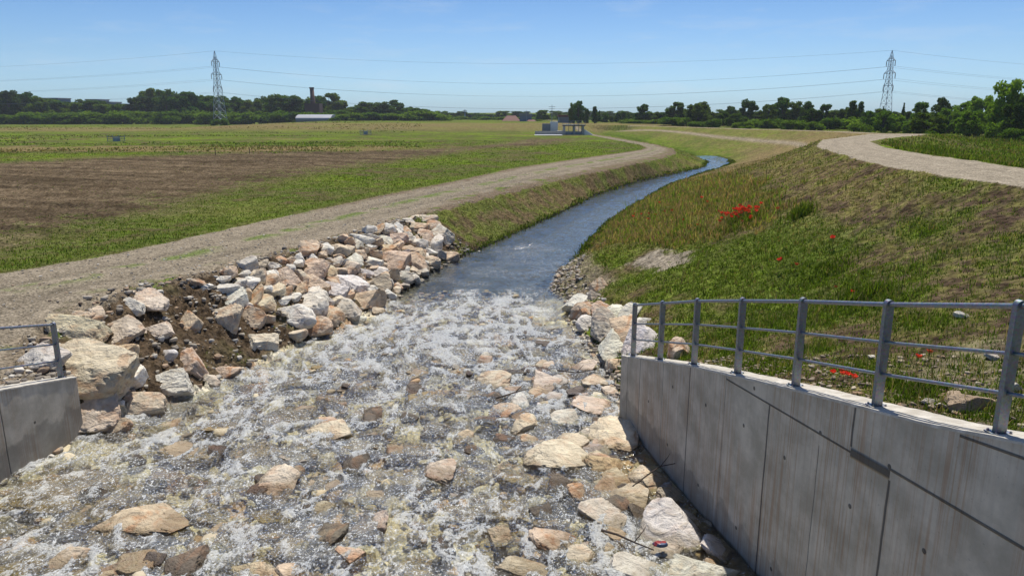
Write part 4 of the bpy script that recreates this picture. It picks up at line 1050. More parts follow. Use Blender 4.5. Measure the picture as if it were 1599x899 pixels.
WZ = sum(zwat(Yg+dy_) for dy_ in np.linspace(-1.6, 1.6, 13))/13+T*(big*.14+(r1-.55)*.20+r2*.055)+(1-T)*((fbm(WX*1.5, Yg*1.9, 3, 111)-.5)*.11+(fbm(WX*4.2, Yg*5.5, 2, 117)-.5)*.045*sstep(50, 25, Yg))
foam = np.clip(sstep(.60, .92, r1+.30*(fbm(WX*.5+3, Yg*.45, 3, 121)-.5)+.05*sstep(9, 24, Yg)+.35*r2+.13*np.exp(-((Yg-22.8)/2.6)**2))*T, 0, 1)
edge_l = np.exp(-((WX-lface(Yg)-.9)/.8)**2)*np.exp(-((Yg-12.7)/1.0)**2)*.5
foam = np.clip(foam+edge_l*T, 0, 1)
I = np.arange(WX.size).reshape(WX.shape); FW = np.stack([I[:-1, :-1], I[:-1, 1:], I[1:, 1:], I[1:, :-1]], -1).reshape(-1, 4)
t = NT('running_water'); at = t.N('SeparateColor', {0: t.attr('Col')}); p = t.pos()
fo, tu = at.outputs[0], at.outputs[1]
nA = t.noise(t.mapping(p, (1, .75, 1)), 11, 3, .55, .4); nB = t.noise(p, 34, 2, .5); nC = t.noise(t.mapping(p, (1, 1.7, 1)), 3.6, 3, .5)
hN = t.math('ADD', t.math('MULTIPLY', nA, .6), t.math('MULTIPLY', nB, .28))
calmh = t.math('ADD', t.math('MULTIPLY', nC, .8), t.math('MULTIPLY', nA, .17))
b1 = t.bump(hN, 1.0, .12); b2 = t.bump(calmh, 1.0, .05)
nrm = t.N('Mix', {0: tu, 4: b2, 5: b1}, data_type='VECTOR').outputs[1]
fr = t.N('Fresnel', {'IOR': 1.33, 'Normal': nrm}).outputs[0]
gl = t.N('BsdfGlossy', {'Color': (1, 1, 1), 'Roughness': t.math('ADD', t.math('MULTIPLY', tu, .12), .06), 'Normal': nrm}).outputs[0]
tr_ = t.N('BsdfTransparent', {'Color': (.93, .94, .83)}).outputs[0]
wbase = t.N('MixShader', {0: fr, 1: tr_, 2: gl}).outputs[0]
nD = t.noise(t.mapping(p, (1.0, .45, 1), (0, 0, .3)), 26, 5, .75, .4)
ff = t.mr(t.math('ADD', fo, t.math('MULTIPLY', t.math('SUBTRACT', nD, .5), 3.6)), .28, .90)
ff = t.math('MULTIPLY', t.math('MULTIPLY', ff, t.mr(fo, .0, .5, .2, 1.0)), .52)
nE = t.noise(t.mapping(p, (1, .7, 1)), 24, 3, .8); nF = t.noise(p, 1.1, 3, .6)
ff = t.math('MAXIMUM', ff, t.math('MULTIPLY', t.math('MULTIPLY', t.math('MULTIPLY', t.mr(nE, .55, .61), t.mr(nF, .32, .58, .25, 1)), t.mr(tu, .3, .9)), .8))  # fine white specks over the rapids: foam plus painted sun sparkle
ff = t.math('MAXIMUM', ff, t.math('MULTIPLY', tu, t.mr(nF, .40, .65, .0, .14)))
ff = t.math('MAXIMUM', ff, t.math('MULTIPLY', t.math('MULTIPLY', t.mr(nE, .58, .64), t.mr(t.noise(p, .7, 3, .6), .42, .60)), t.mr(tu, .01, .16, 0, .85)))  # sun glints on the calmer reach, painted as white flecks
fm = t.bsdf(Base_Color=(.82, .84, .84), Roughness=.6, Normal=b1)
M_water = t.done(t.N('MixShader', {0: ff, 1: wbase, 2: fm}).outputs[0])
tag(mesh('stream_water', np.stack([WX, Yg, WZ], -1).reshape(-1, 3), FW, M_water, cols=np.stack([foam, T, T*0], -1).reshape(-1, 3), smooth=True), kind='structure')
# ---------------------------------------------------------------- concrete wing walls
def concrete(name, joints_v, slant, holes, rust, wetz):
    t = NT(name); uv = t.N('TexCoord').outputs['UV']; sx = t.N('SeparateXYZ', {0: uv}); s, z = sx.outputs[0], sx.outputs[1]
    v = t.N('CombineXYZ', {0: s, 1: z, 2: 0}).outputs[0]
    n = t.noise(v, 2.2, 6, .6); n2 = t.noise(v, 28, 5, .7); brd = t.noise(t.mapping(v, (7, .35, 1)), 1.6, 4, .6)
    c = t.mix(t.mr(n, .3, .72), (.41, .36, .275), (.67, .595, .475)); c = t.mix(t.mr(brd, .35, .7, 0, .3), c, (.42, .385, .315))
    c = t.mix(t.mr(n2, .60, .74, 0, .6), c, (.11, .105, .095))
    # rust runs
    rn_ = t.noise(t.mapping(v, (16, .18, 1)), 1.4, 5, .75); rm = t.noise(t.mapping(v, (1, .35, 1)), .9, 2)
    rf_ = t.math('MULTIPLY', t.mr(rn_, .47, .60), t.mr(rm, .40, .56)); rf_ = t.math('MULTIPLY', rf_, rust)
    c = t.mix(rf_, c, (.36, .19, .09))
    ry = t.noise(v, 5, 3, .6); c = t.mix(t.mr(ry, .68, .82, 0, .55*rust), c, (.32, .15, .06))
    # stained damp foot
    wn_ = t.math('ADD', z, t.math('MULTIPLY', t.noise(v, 2.3, 5), -.8))
    c = t.mix(t.mr(wn_, wetz+.12, wetz, 0, .4), c, (.10, .098, .09))
    depth = None
    def line(cond_lo=None, cond_hi=None, js=0., w=.012):
        d = t.math('ABSOLUTE', t.math('SUBTRACT', t.math('ADD', s, t.math('MULTIPLY', t.noise(v, 3, 1), .02)), js+.01))
        k = t.mr(d, w*1.6, w*.5)
        if cond_lo is not None: k = t.math('MULTIPLY', k, t.math('GREATER_THAN', z, cond_lo))
        if cond_hi is not None: k = t.math('MULTIPLY', k, t.math('LESS_THAN', z, cond_hi))
        return k
    ks = [line(lo, hi, js, w) for js, lo, hi, w in joints_v]
    if slant:
        for (s0, z0, s1, z1, w) in slant:
            zz = t.mr(s, s0, s1, z0, z1, smooth=False)
            d = t.math('ABSOLUTE', t.math('SUBTRACT', z, zz)); k = t.mr(d, w*1.3, w*.6)
            k = t.math('MULTIPLY', k, t.math('MULTIPLY', t.math('GREATER_THAN', s, min(s0, s1)), t.math('LESS_THAN', s, max(s0, s1)))); ks.append(k)
    for hs, hz in holes:
        d = t.N('VectorMath', {0: v, 1: (hs, hz, 0)}, operation='DISTANCE').outputs['Value']; ks.append(t.mr(d, .030, .022))
    tot = ks[0]
    for k in ks[1:]: tot = t.math('MAXIMUM', tot, k)
    c = t.mix(t.math('MULTIPLY', tot, .78), c, (.035, .032, .03))
    h = t.math('SUBTRACT', t.math('ADD', t.math('MULTIPLY', n2, .12), t.math('MULTIPLY', brd, .35)), t.math('MULTIPLY', tot, 2.5))
    return t.done(t.bsdf(Base_Color=c, Roughness=.85, Specular_IOR_Level=.3, Normal=t.bump(h, .7, .012)))
holes = [(2.1, -3.45), (2.76, -4.07), (1.47, -3.99), (.4, -3.83), (.97, -3.29), (3.81, -4.11), (5.09, -5.67), (3.8, -5.64), (2.83, -5.64), (3.61, -3.50), (5.0, -4.3), (6.3, -4.5), (1.6, -5.4), (.3, -5.2), (-.7, -3.9), (-.7, -5.0), (7.4, -5.2), (6.4, -5.6)]
M_wallR = concrete('board_marked_concrete', [(7.91, None, None, .010), (8.62, None, None, .008), (5.63, None, None, .012), (6.75, None, None, .006), (3.2, None, -3.56, .013), (1.56, -3.36, None, .012), (.95, None, -3.42, .013), (-1.7, None, None, .012), (4.4, None, None, .004), (2.1, None, -3.6, .004)],
                   [(4.4, -3.66, .97, -3.37, .012), (1.56, -3.42, .95, -3.36, .05), (.97, -3.31, -3.0, -3.02, .014), (.2, -2.62, -1.2, -2.40, .012)], holes, .5, -6.05)
M_wallL = concrete('left_wall_concrete', [(1.9, None, None, .010), (4.2, None, None, .012)], None, [(1.2, -5.4), (2.6, -5.0), (2.6, -5.7)], .5, -6.0)
t = NT('coping_concrete'); p = t.pos(); n = t.noise(p, 6, 6, .65); n2 = t.noise(p, 45, 4, .7)
c = t.mix(t.mr(n, .35, .7), (.46, .42, .35), (.68, .64, .56)); c = t.mix(t.mr(n2, .58, .75, 0, .6), c, (.24, .20, .15))
M_cop = t.done(t.bsdf(Base_Color=c, Roughness=.9, Normal=t.bump(t.math('ADD', n, t.math('MULTIPLY', n2, .4)), .8, .02)))
def wall(name, facef, topf, ys, thick, side, mat, label):
    """wing wall with face x=facef(y); side=+1: earth lies to +x"""
    root = empty(name, (facef(ys[-1]), ys[-1], -6.4)); root.location = (0, 0, 0)
    V = []; F = []; UV = []
    n = len(ys)
    for y in ys:
        x = facef(y); zt = topf(y)
        s = (y-5.5)/.9858 if side > 0 else (13.5-y)
        for (dx, z, u) in ((0, -7.0, 0), (0, zt, 0), (thick*side, zt, thick), (thick*side, -7.0, thick)):
            V.append((x+dx, y, z)); UV.append((s+u, z))
    for i in range(n-1):
        a = i*4; b = a+4
        for k in range(3):
            q = (a+k, a+k+1, b+k+1, b+k); F.append(q if side < 0 else q[::-1])
    e = (n-1)*4; q = (e, e+1, e+2, e+3); F.append(q if side < 0 else q[::-1])
    F.append((0, 3, 2, 1) if side < 0 else (0, 1, 2, 3))
    mesh('wall_body', V, F, mat, root, uv=UV)
    # coping: a worn screed on the top
    V = []; F = []
    yy = np.arange(ys[0], ys[-1]+.04, .06); m = 9
    for y in yy:
        for j in range(m):
            fr_ = j/(m-1); e_ = 1 if j in (0, m-1) else 0
            x = facef(y)-side*.012+side*(thick+.02)*fr_+(float(vnoise(np.array([y*7.]), np.array([j*3.]), 5)[0])-.5)*(.012 if e_ else .03)
            z = topf(y)+.028+(float(vnoise(np.array([y*9.]), np.array([j*5.]), 8)[0])-.5)*.010-(.006 if e_ else 0)
            V.append((x, min(y, ys[-1]+.01), z))
    k = len(yy); nV = len(V)
    for i in range(k):
        for j in (0, m-1):
            x, y, z = V[i*m+j]; V.append((x, y, topf(y)+.001-.004))
    for i in range(k-1):
        for j in range(m-1):
            q = (i*m+j, i*m+j+1, (i+1)*m+j+1, (i+1)*m+j); F.append(q if side > 0 else q[::-1])
        for w_, j in ((0, 0), (1, m-1)):
            q = (i*m+j, (i+1)*m+j, nV+(i+1)*2+w_, nV+i*2+w_); F.append(q)
    i = k-1; F.append(tuple([i*m+j for j in range(m)]+[nV+i*2+1, nV+i*2]))
    mesh('coping', V, F, M_cop, root)
    tag(root, label, 'wall'); return root
wall('retaining_wall', rface, lambda y: float(rtop((y-5.5)/.9858)), [-1, 1.5, 3, 4.5, 5.1, 5.97, 7.08, 8.15, 9.5, 11.0, 12.5, 14.42], .42, 1, M_wallR, 'long sloping board marked concrete wall with rust streaks on the right of the stream')
wall('retaining_wall', lface, ltop, [0, 4, 8, 10, 11.5, 12.5, 13.5], .40, -1, M_wallL, 'short concrete wall at the left edge beside the largest boulder')
# ---------------------------------------------------------------- railings
t = NT('galvanised_steel'); p = t.obj(); n = t.noise(p, 30, 4, .7); v = t.N('TexVoronoi', {'Vector': p, 'Scale': 55}).outputs['Color']
c = t.mix(n, (.15, .165, .19), (.30, .32, .35)); c = t.mix(.25, c, v, 'SOFT_LIGHT')
M_galv = t.done(t.bsdf(Base_Color=c, Metallic=.75, Roughness=t.mr(n, .3, .7, .38, .58)))
def railing(label, pts, reach, post_turn, mid=(.67, .34)):
    """pts: post bases nearest first; reach: extra bay beyond the first post"""
    root = empty('railing', pts[0]); o0 = Vector(pts[0])
    P = [Vector(q)-o0 for q in pts]
    d = (P[0]-P[1]); d2 = Vector((d.x, d.y, 0)).normalized(); perp = Vector((-d2.y, d2.x, 0))
    ext = [P[0]+d*reach]+P
    for q in P:
        M = Matrix.Translation(q) @ Matrix(((perp.x, d2.x, 0, 0), (perp.y, d2.y, 0, 0), (0, 0, 1, 0), (0, 0, 0, 1)))
        b = MB(); b.box(-.045, -.024, .012, .045, .024, 1.06, M)
        n = 14; V = []
        for sgn in (-1, 1):
            for i in range(n+1):
                a = math.pi*i/n; V.append(M @ Vector((.045*math.cos(a), .024*sgn, 1.06+.045*math.sin(a))))
        F = [(i, i+1, n+2+i, n+1+i) for i in range(n)]+[tuple(range(n, -1, -1)), tuple(range(n+1, 2*n+2))]
        b.add(V, F); b.build('post', M_galv, root)
        f = MB(); f.box(-.085, -.065, 0, .085, .065, .011, M)
        for u in (-.065, .065):
            for w in (-.045, .045):
                f.tube(M @ Vector((u, w, .011)), M @ Vector((u, w, .03)), .010, 6)
        f.build('base_plate', M_galv, root)
    for h, r in ((1.055, .024),)+tuple((m_, .0165) for m_ in mid):
        b = MB()
        for i in range(len(ext)-1):
            b.tube(ext[i]+Vector((0, 0, h)), ext[i+1]+Vector((0, 0, h)), r, 12, caps=i in (0,))
        if h > 1: b.tube(ext[-1]+Vector((0, 0, h)), ext[-1]+(ext[-1]-ext[-2]).normalized()*.05+Vector((0, 0, h)), r, 12)
        b.build('top_rail' if h > 1 else 'mid_rail', M_galv, root, smooth=True)
    tag(root, label, 'railing')
pr = []
for k in range(-1, 7):
    y = 5.5+1.45*k; x = 3.92-.2445*k; pr.append((x, y, float(rtop((y-5.5)/.9858))+.026))
railing('galvanised three rail railing with eight posts on top of the long right wall', pr, 1.0, 0)
pl_ = [(lface(13.3-1.6*k)-.15, 13.3-1.6*k, ltop(13.3-1.6*k)+.026) for k in range(4)]
railing('galvanised railing end on the short left wall', pl_[::-1], 1.0, 0)
# ---------------------------------------------------------------- rocks
def ico(n):
    bm = bmesh.new(); bmesh.ops.create_icosphere(bm, subdivisions=n, radius=1)
    V = np.array([v.co[:] for v in bm.verts]); F = np.array([[v.index for v in f.verts] for f in bm.faces]); bm.free(); return V, F
ICO = {n: ico(n) for n in (2, 3, 4, 5)}
def rock_shape(rg, n, planes=13, rough=.05):
    V, F = ICO[n]; pw = rg.uniform(2.5, 6); V = V/((np.abs(V)**pw).sum(1)**(1/pw))[:, None]; V = V @ np.array(Matrix.Rotation(rg.uniform(-.5, .5), 3, 'Z'))
    N = rg.normal(size=(planes, 3)); N /= np.linalg.norm(N, axis=1)[:, None]; D = rg.uniform(.50, .95, planes)
    N[0] = (rg.normal()*.22, rg.normal()*.22, 1); N[0] /= np.linalg.norm(N[0]); D[0] = rg.uniform(.45, .68)
    for _ in range(2):
        for a, d in zip(N, D):
            e = V @ a-d; V = V-np.maximum(e, 0)[:, None]*a*.97
    V -= (V.max(0)+V.min(0))/2; V /= np.abs(V).max(0)*.97
    s = rg.uniform(0, 90); U = V*2.2+s
    f = fbm(U[:, 0]+U[:, 2]*.7, U[:, 1]-U[:, 2]*.6, 4, 5, .6)-.5; g = fbm(U[:, 0]*3+U[:, 2]*2.1, U[:, 1]*3-U[:, 2]*1.7, 3, 15, .65)-.5
    cr = np.abs(fbm(U[:, 0]*1.3+U[:, 2], U[:, 1]*1.3-U[:, 2]*.4, 3, 33)-.5)
    return V*(1+rough*2.6*f+rough*1.5*g-.09*sstep(.05, 0, cr))[:, None], F
def rock_mat(name, wetline=True):
    t = NT(name); oi = t.N('ObjectInfo'); p = t.obj(); P = t.pos()
    q = t.N('VectorMath', {0: P, 1: t.N('VectorMath', {0: oi.outputs['Location'], 1: (7.3, 3.1, 5.7)}, operation='MULTIPLY').outputs[0]}, operation='ADD').outputs[0]
    n = t.noise(q, 3.2, 6, .62, .6); n2 = t.noise(q, 1.6, 4, .6, 1.2); n3 = t.noise(q, 22, 5, .7); n4 = t.noise(t.mapping(q, (1, 1, 3.2), (.5, .4, 0)), 3.0, 5, .65, .8)
    c = t.mix(t.mr(n, .3, .7), t.mix(1.0, oi.outputs['Color'], (.86, .83, .79), 'MULTIPLY'), t.mix(1.0, oi.outputs['Color'], (1.35, 1.33, 1.28), 'MULTIPLY'))
    st = t.math('MULTIPLY', t.mr(n2, .47, .66), oi.outputs['Alpha'])
    c = t.mix(st, c, (.52, .25, .11)); c = t.mix(t.math('MULTIPLY', t.mr(n4, .56, .70), .4), c, (.58, .44, .27))
    c = t.mix(t.mr(n4, .66, .78, 0, .7), c, (.10, .075, .06)); c = t.mix(t.mr(n3, .62, .74, 0, .4), c, (.15, .12, .09))
    ro = .85
    if wetline:
        sp_ = t.N('SeparateXYZ', {0: P}); zw = t.mr(sp_.outputs[1], 5, 14, -5.68, -6.19, smooth=False)
        h = t.math('SUBTRACT', sp_.outputs[2], zw); h = t.math('ADD', h, t.math('MULTIPLY', t.math('SUBTRACT', n, .5), -.30))
        w = t.mr(h, .05, -.01); c = t.mix(w, c, t.mix(1.0, c, (.58, .54, .47), 'MULTIPLY')); ro = t.mr(h, .05, -.01, .85, .25)
    hh = t.math('ADD', t.math('ADD', t.math('MULTIPLY', n, 1.0), t.math('MULTIPLY', n3, .22)), t.math('MULTIPLY', n4, .6))
    return t.done(t.bsdf(Base_Color=c, Roughness=ro, Specular_IOR_Level=.35, Normal=t.bump(hh, 1.0, .13)))
M_rock = rock_mat('limestone', False); M_rockw = rock_mat('wet_limestone', True)
TONE = {'cream': (.66, .58, .46, .42), 'white': (.72, .70, .65, .15), 'orange': (.63, .51, .39, .78), 'grey': (.55, .52, .47, .25), 'dark': (.17, .145, .12, .3), 'yellow': (.58, .48, .28, .3)}
WORD = {'cream': 'cream', 'white': 'pale white', 'orange': 'rust orange', 'grey': 'grey', 'dark': 'dark wet', 'yellow': 'yellowish'}
ZONE = {'left': 'left bank boulders', 'right': 'boulders by the right wall end', 'stream': 'boulders standing out of the rapids', 'sunken': 'boulders under the rapids surface'}
cnt = {}
rs = np.random.default_rng(77)
for _ in range(46):
    y_ = rs.uniform(8.2, 22); u_ = rs.uniform(.06, .94); x_ = float(waterL(np.array([y_]))[0]*(1-u_)+waterR(np.array([y_]))[0]*u_); w_ = rs.uniform(.22, .5)
    ROCKS.append(('sunken', x_, y_, -6.1, w_, w_*.34, .35, str(rs.choice(['cream', 'white', 'yellow', 'cream'])), ''))
for _ in range(60):
    y_ = rs.uniform(8.6, 18.5); x_ = float(rface(y_))-.25-abs(rs.normal())*1.35; w_ = rs.uniform(.09, .26)
    ROCKS.append(('stream', x_, y_, -6.1, w_, w_*rs.uniform(.4, .7), .36, str(rs.choice(['cream', 'white', 'dark', 'grey', 'dark', 'orange'])), ''))
for _ in range(26):
    y_ = rs.uniform(9, 19); u_ = rs.uniform(.15, .75); x_ = float(waterL(np.array([y_]))[0]*(1-u_)+waterR(np.array([y_]))[0]*u_); w_ = rs.uniform(.08, .2)
    ROCKS.append(('stream', x_, y_, -6.1, w_, w_*rs.uniform(.3, .6), .36, str(rs.choice(['dark', 'dark', 'grey', 'cream'])), ''))
def order_key(r): return r[1]/max(r[2], 1)
total = {}
for r in ROCKS: total[(r[0], r[7])] = total.get((r[0], r[7]), 0)+1
rank = {}
for key in total:
    L_ = sorted([i for i, r in enumerate(ROCKS) if (r[0], r[7]) == key], key=lambda i: order_key(ROCKS[i]))
    for a, i in enumerate(L_): rank[i] = a
placed = []
for i, (zone, x, y, z, hw, hh, sd, tone, lab) in enumerate(ROCKS):
    rg = np.random.default_rng(100+i); big = hw*1150/math.hypot(x, y) > 18
    V, F = rock_shape(rg, 5 if big and y < 24 else 4, rg.integers(7, 13))
    if zone in ('left', 'right'):
        kq = 1.3 if zone == 'right' else (1.04 if y < 20 else 1.2); sx, sz = hw*kq, hh*.72*kq; sy = hh*kq+hw*.12; dz = .06*hh
        rot = Matrix.Rotation(rg.normal()*.18, 3, 'Y') @ Matrix.Rotation(rg.normal()*.35, 3, 'Z') @ Matrix.Rotation(.55+rg.normal()*.12, 3, 'X')
        dz += .0
    elif zone == 'stream':
        sx = hw*.98; sz = max(hh*.72, .06); sy = max(hh*1.25/max(sd, .3), .12)*.8; sy = min(sy, hw*1.3)
        rot = Matrix.Rotation(rg.normal()*.12, 3, 'Y') @ Matrix.Rotation(rg.normal()*.3, 3, 'Z') @ Matrix.Rotation(.14+rg.normal()*.08, 3, 'X'); z = float(zwat(np.array([y]))[0])-.03; dz = -.05*sz
        if tone in ('white', 'grey', 'yellow') and hw > .25: dz = .15*sz
    else:
        sx = hw*1.05; sy = hh*1.1/max(sd, .3)*.9; sz = .17; rot = Matrix.Rotation(rg.normal()*.4, 3, 'Z'); z = float(zwat(np.array([y]))[0]); dz = -sz*.74-.045
    V = (V*np.array([sx, sy, sz])) @ np.array(rot).T
    o = mesh('boulder', V, F, M_rockw if zone in ('stream', 'sunken') or z < -5.85 else M_rock, smooth=True, loc=(x, y, z+dz))
    k = TONE[tone]; j = rg.uniform(.88, 1.1); o.color = (k[0]*j, k[1]*j*rg.uniform(.97, 1.03), k[2]*j*rg.uniform(.93, 1.07), k[3])
    n_ = total[(zone, tone)]
    if not lab: lab = ('%s %s one from the left among the %s' % (ordw(rank[i]), WORD[tone], ZONE[zone])) if n_ > 1 else 'only %s boulder among the %s' % (WORD[tone], ZONE[zone])
    tag(o, lab, 'boulder', ZONE[zone]); placed.append((x, y, max(sx, .1)))
# smaller stones wedged between: each its own object, shapes shared
proto = []
for i in range(10):
    V, F = rock_shape(np.random.default_rng(700+i), 4, 11, .06)
    me = bpy.data.meshes.new('stone'); me.from_pydata([tuple(v) for v in V], [], [tuple(int(a) for a in f) for f in F]); me.polygons.foreach_set('use_smooth', [True]*len(me.polygons)); me.materials.append(M_rock); proto.append(me)
def stone(x, y, z, s, tone, name, lab, cat, grp, flat=.7, rg=random):
    o = bpy.data.objects.new(name, rg.choice(proto)); col.objects.link(o); o.location = (x, y, z)
    o.rotation_euler = (rg.uniform(-.4, .4), rg.uniform(-.4, .4), rg.uniform(0, 6.28)); o.scale = (s*rg.uniform(.8, 1.2), s*rg.uniform(.65, 1), s*flat*rg.uniform(.7, 1.1))
    k = TONE[tone]; j = rg.uniform(.85, 1.12); o.color = (k[0]*j, k[1]*j, k[2]*j, k[3]); tag(o, lab, cat, grp); return o
tries = 0; nfill = 0
while nfill < 150 and tries < 6000:
    tries += 1; y = random.uniform(19.5, 31.6); u = random.uniform(.03, .93); x = float(crestL(np.array([y]))[0])*(1-u)+float(waterL(np.array([y]))[0])*u
    s = random.uniform(.20, .42)
    if all(math.hypot((x-a), (y-b)*.55) > (s*.45+c_*.5) for a, b, c_ in placed):
        stone(x, y, gz(x, y)+.05, s, random.choice(['orange', 'white', 'cream', 'white', 'grey', 'cream']), 'small_boulder', 'small angular stone wedged between the larger boulders of the left bank rock armour', 'stone', 'small stones filling the left rock armour'); placed.append((x, y, s)); nfill += 1
for (x, y, z, s) in CSTONES:
    pass
cl_ = ['rounded tan cobble, the larger one just behind the right wall coping', 'flat grey cobble left of the rounded tan cobble behind the coping', 'small pale stone near the foot of a right railing post', 'small cobble in the grass behind the second bay of the right railing', 'cobble at the far right behind the right railing', 'small pale stone in the grass seen through the right railing', 'pale stone on the bare soil above the top rail', 'small round stone resting on the coping by a railing post', 'small cobble beside the coping between two posts', 'cobble right of the nearest railing post']
for (x, y, z, s), lb in zip(CSTONES, cl_):
    o = stone(x, y, (gz(x, y) if 'resting' not in lb else z+.03)+s*.25, s*.8, 'cream' if 'tan' in lb else 'grey', 'cobble', lb, 'stone', 'cobbles behind the right wall', .6); o.color = (.40, .31, .22, .1) if 'tan' in lb else o.color
# uncountable rubble: one mesh per stretch
V2, F2 = ICO[2]
def scatter_stones(name, P, S, C, label):
    n = len(P); rg = np.random.default_rng(9); nv = len(V2)
    base_ = [rock_shape(np.random.default_rng(800+i), 2, 9, .06)[0] for i in range(6)]
    th = rg.uniform(0, 6.28, n); c, s = np.cos(th), np.sin(th); k = rg.integers(0, 6, n); B = np.array(base_)[k]
    sc = S[:, None]*np.stack([rg.uniform(.8, 1.3, n), rg.uniform(.6, 1, n), rg.uniform(.4, .8, n)], 1); B = B*sc[:, None, :]
    X = B[..., 0]*c[:, None]-B[..., 1]*s[:, None]; Y = B[..., 0]*s[:, None]+B[..., 1]*c[:, None]
    V = np.stack([X, Y, B[..., 2]], -1)+P[:, None, :]
    F = (F2[None]+np.arange(n)[:, None, None]*nv).reshape(-1, 3)
    return tag(mesh(name, V.reshape(-1, 3), F, M_peb, cols=np.repeat(C, nv, 0), smooth=True), label, 'stones', kind='stuff')
t = NT('pebble'); c = t.attr('Col'); n = t.noise(t.pos(), 30, 4)
M_peb = t.done(t.bsdf(Base_Color=t.mix(1.0, c, t.mix(n, (.7, .7, .7), (1.25, 1.25, 1.25)), 'MULTIPLY'), Roughness=.85, Normal=t.bump(n, .6, .02)))
PT = np.array([(.40, .35, .28), (.30, .26, .21), (.52, .46, .36), (.22, .19, .16), (.42, .30, .20), (.58, .54, .47)])
def stones_in(n, f, smin, smax, pw=3):
    out = []; 
    X, Y = f(n); Z = ground_z(X, Y); S = smin+(smax-smin)*rng.random(len(X))**pw
    return np.stack([X, Y, Z+S*.15], 1), S, PT[rng.integers(0, 6, len(X))]*rng.uniform(.75, 1.15, (len(X), 1))
def f1_(n):
    Y = rng.uniform(10, 34, n); u = rng.random(n)**1.2; a = crestL(Y)-.9*rng.random(n); b = waterL(Y)+.1; return a*(1-u)+b*u, Y
scatter_stones('rubble', *stones_in(4200, f1_, .015, .10), 'loose small rubble and soil clods strewn over the left bank between the boulders')
def f2_(n):
    Y = rng.uniform(15, 30, n); u = rng.random(n)**1.5; a = waterR(Y)-.1; return a+u*1.15, Y
scatter_stones('shore_pebbles', *stones_in(1900, f2_, .02, .09), 'pebbles and gravel along the right waterline beyond the wall')
def f3_(n):
    Y = rng.uniform(3.5, 12, n); return rface(Y)+.45+rng.random(n)**1.6*(5.5-.42*Y).clip(.3, 5), Y
scatter_stones('gravel', *(lambda a, b_, c_: (a, b_, c_*np.array([.72, .66, .56])))(*stones_in(1500, f3_,   .010, .048)), 'gravel and small cobbles in the soil behind the right wall coping')
def f4_(n):
    Y = rng.uniform(12, 60, n); u = rng.random(n); return trackL(Y)*(1-u)+crestL(Y)*u, Y
scatter_stones('track_gravel', *stones_in(5000, f4_, .010, .040), 'loose gravel lying on the dirt track of the left bank')
def f5_(n):
    Y = rng.uniform(8, 26, n); u = rng.random(n); return lface(Y)*(1-u)*1.0+u*rface(Y), Y
P_, S_, C_ = stones_in(2600, f5_, .03, .13, 2); P_[:, 2] = zwat(P_[:, 1])-.10+rng.uniform(-.05, .05, len(P_)); ok_ = (P_[:, 0] > waterL(P_[:, 1])) & (P_[:, 0] < waterR(P_[:, 1])); ok_ &= np.where(P_[:, 1] < 14.5, True, True)
C_ = C_*np.array([1.0, .92, .75])
scatter_stones('streambed_cobbles', P_[ok_], S_[ok_], C_[ok_], 'cobbles on the stream bed under the rapids and just breaking the water')
# ---------------------------------------------------------------- grass blades
t = NT('grass_blade'); c = t.attr('Col')
df = t.N('BsdfDiffuse', {0: c}).outputs[0]; tl_ = t.N('BsdfTranslucent', {0: t.mix(1.0, c, (1.1, 1.2, .6), 'MULTIPLY')}).outputs[0]
M_grass = t.done(t.N('MixShader', {0: .35, 1: df, 2: tl_}).outputs[0])
def blades(name, X, Y, H, W, C, nb, spread, label, cat='grass'):
    rg = np.random.default_rng(3); n = len(X); Z = ground_z(X, Y)-.01
    X = np.repeat(X, nb)+rg.normal(size=n*nb)*np.repeat(spread, nb); Y = np.repeat(Y, nb)+rg.normal(size=n*nb)*np.repeat(spread, nb); Z = np.repeat(Z, nb); H = np.repeat(H, nb)*rg.uniform(.5, 1.15, n*nb); W = np.repeat(W, nb)
    C = np.repeat(C, nb, 0)*rg.uniform(.5, 1.4, (n*nb, 1)); th = rg.uniform(0, 6.28, n*nb); ln = rg.uniform(.1, .9, n*nb)*H
    dx, dy = np.cos(th), np.sin(th); wx, wy = -dy*W, dx*W
    a = np.stack([X-wx, Y-wy, Z], 1); b = np.stack([X+wx, Y+wy, Z], 1)
    m1 = np.stack([X-wx*.8+dx*ln*.35, Y-wy*.8+dy*ln*.35, Z+H*.6], 1); m2 = np.stack([X+wx*.8+dx*ln*.35, Y+wy*.8+dy*ln*.35, Z+H*.6], 1); tp = np.stack([X+dx*ln, Y+dy*ln, Z+H], 1)
    V = np.stack([a, b, m2, m1, tp], 1).reshape(-1, 3); k = np.arange(n*nb)[:, None]*5
    F = np.concatenate([k+np.array([[0, 1, 2]]), k+np.array([[0, 2, 3]]), k+np.array([[3, 2, 4]])])
    return tag(mesh(name, V, F, M_grass, cols=np.repeat(C, 5, 0)), label, cat, kind='stuff')
def samp(n, a0, a1, r0, r1):
    a = np.radians(rng.uniform(a0, a1, n)); r = np.exp(rng.uniform(math.log(r0), math.log(r1), n)); return r*np.sin(a), r*np.cos(a)
def gcolr(n, k):   # k: dryness
    g1 = np.array([.06, .105, .012]); g2 = np.array([.20, .265, .032]); d1 = np.array([.25, .19, .075])
    u = rng.random(n)[:, None]; c = g1*(1-u)+g2*u; w = (rng.random(n) < k)[:, None]; return np.where(w, d1*rng.uniform(.6, 1.2, (n, 1)), c)
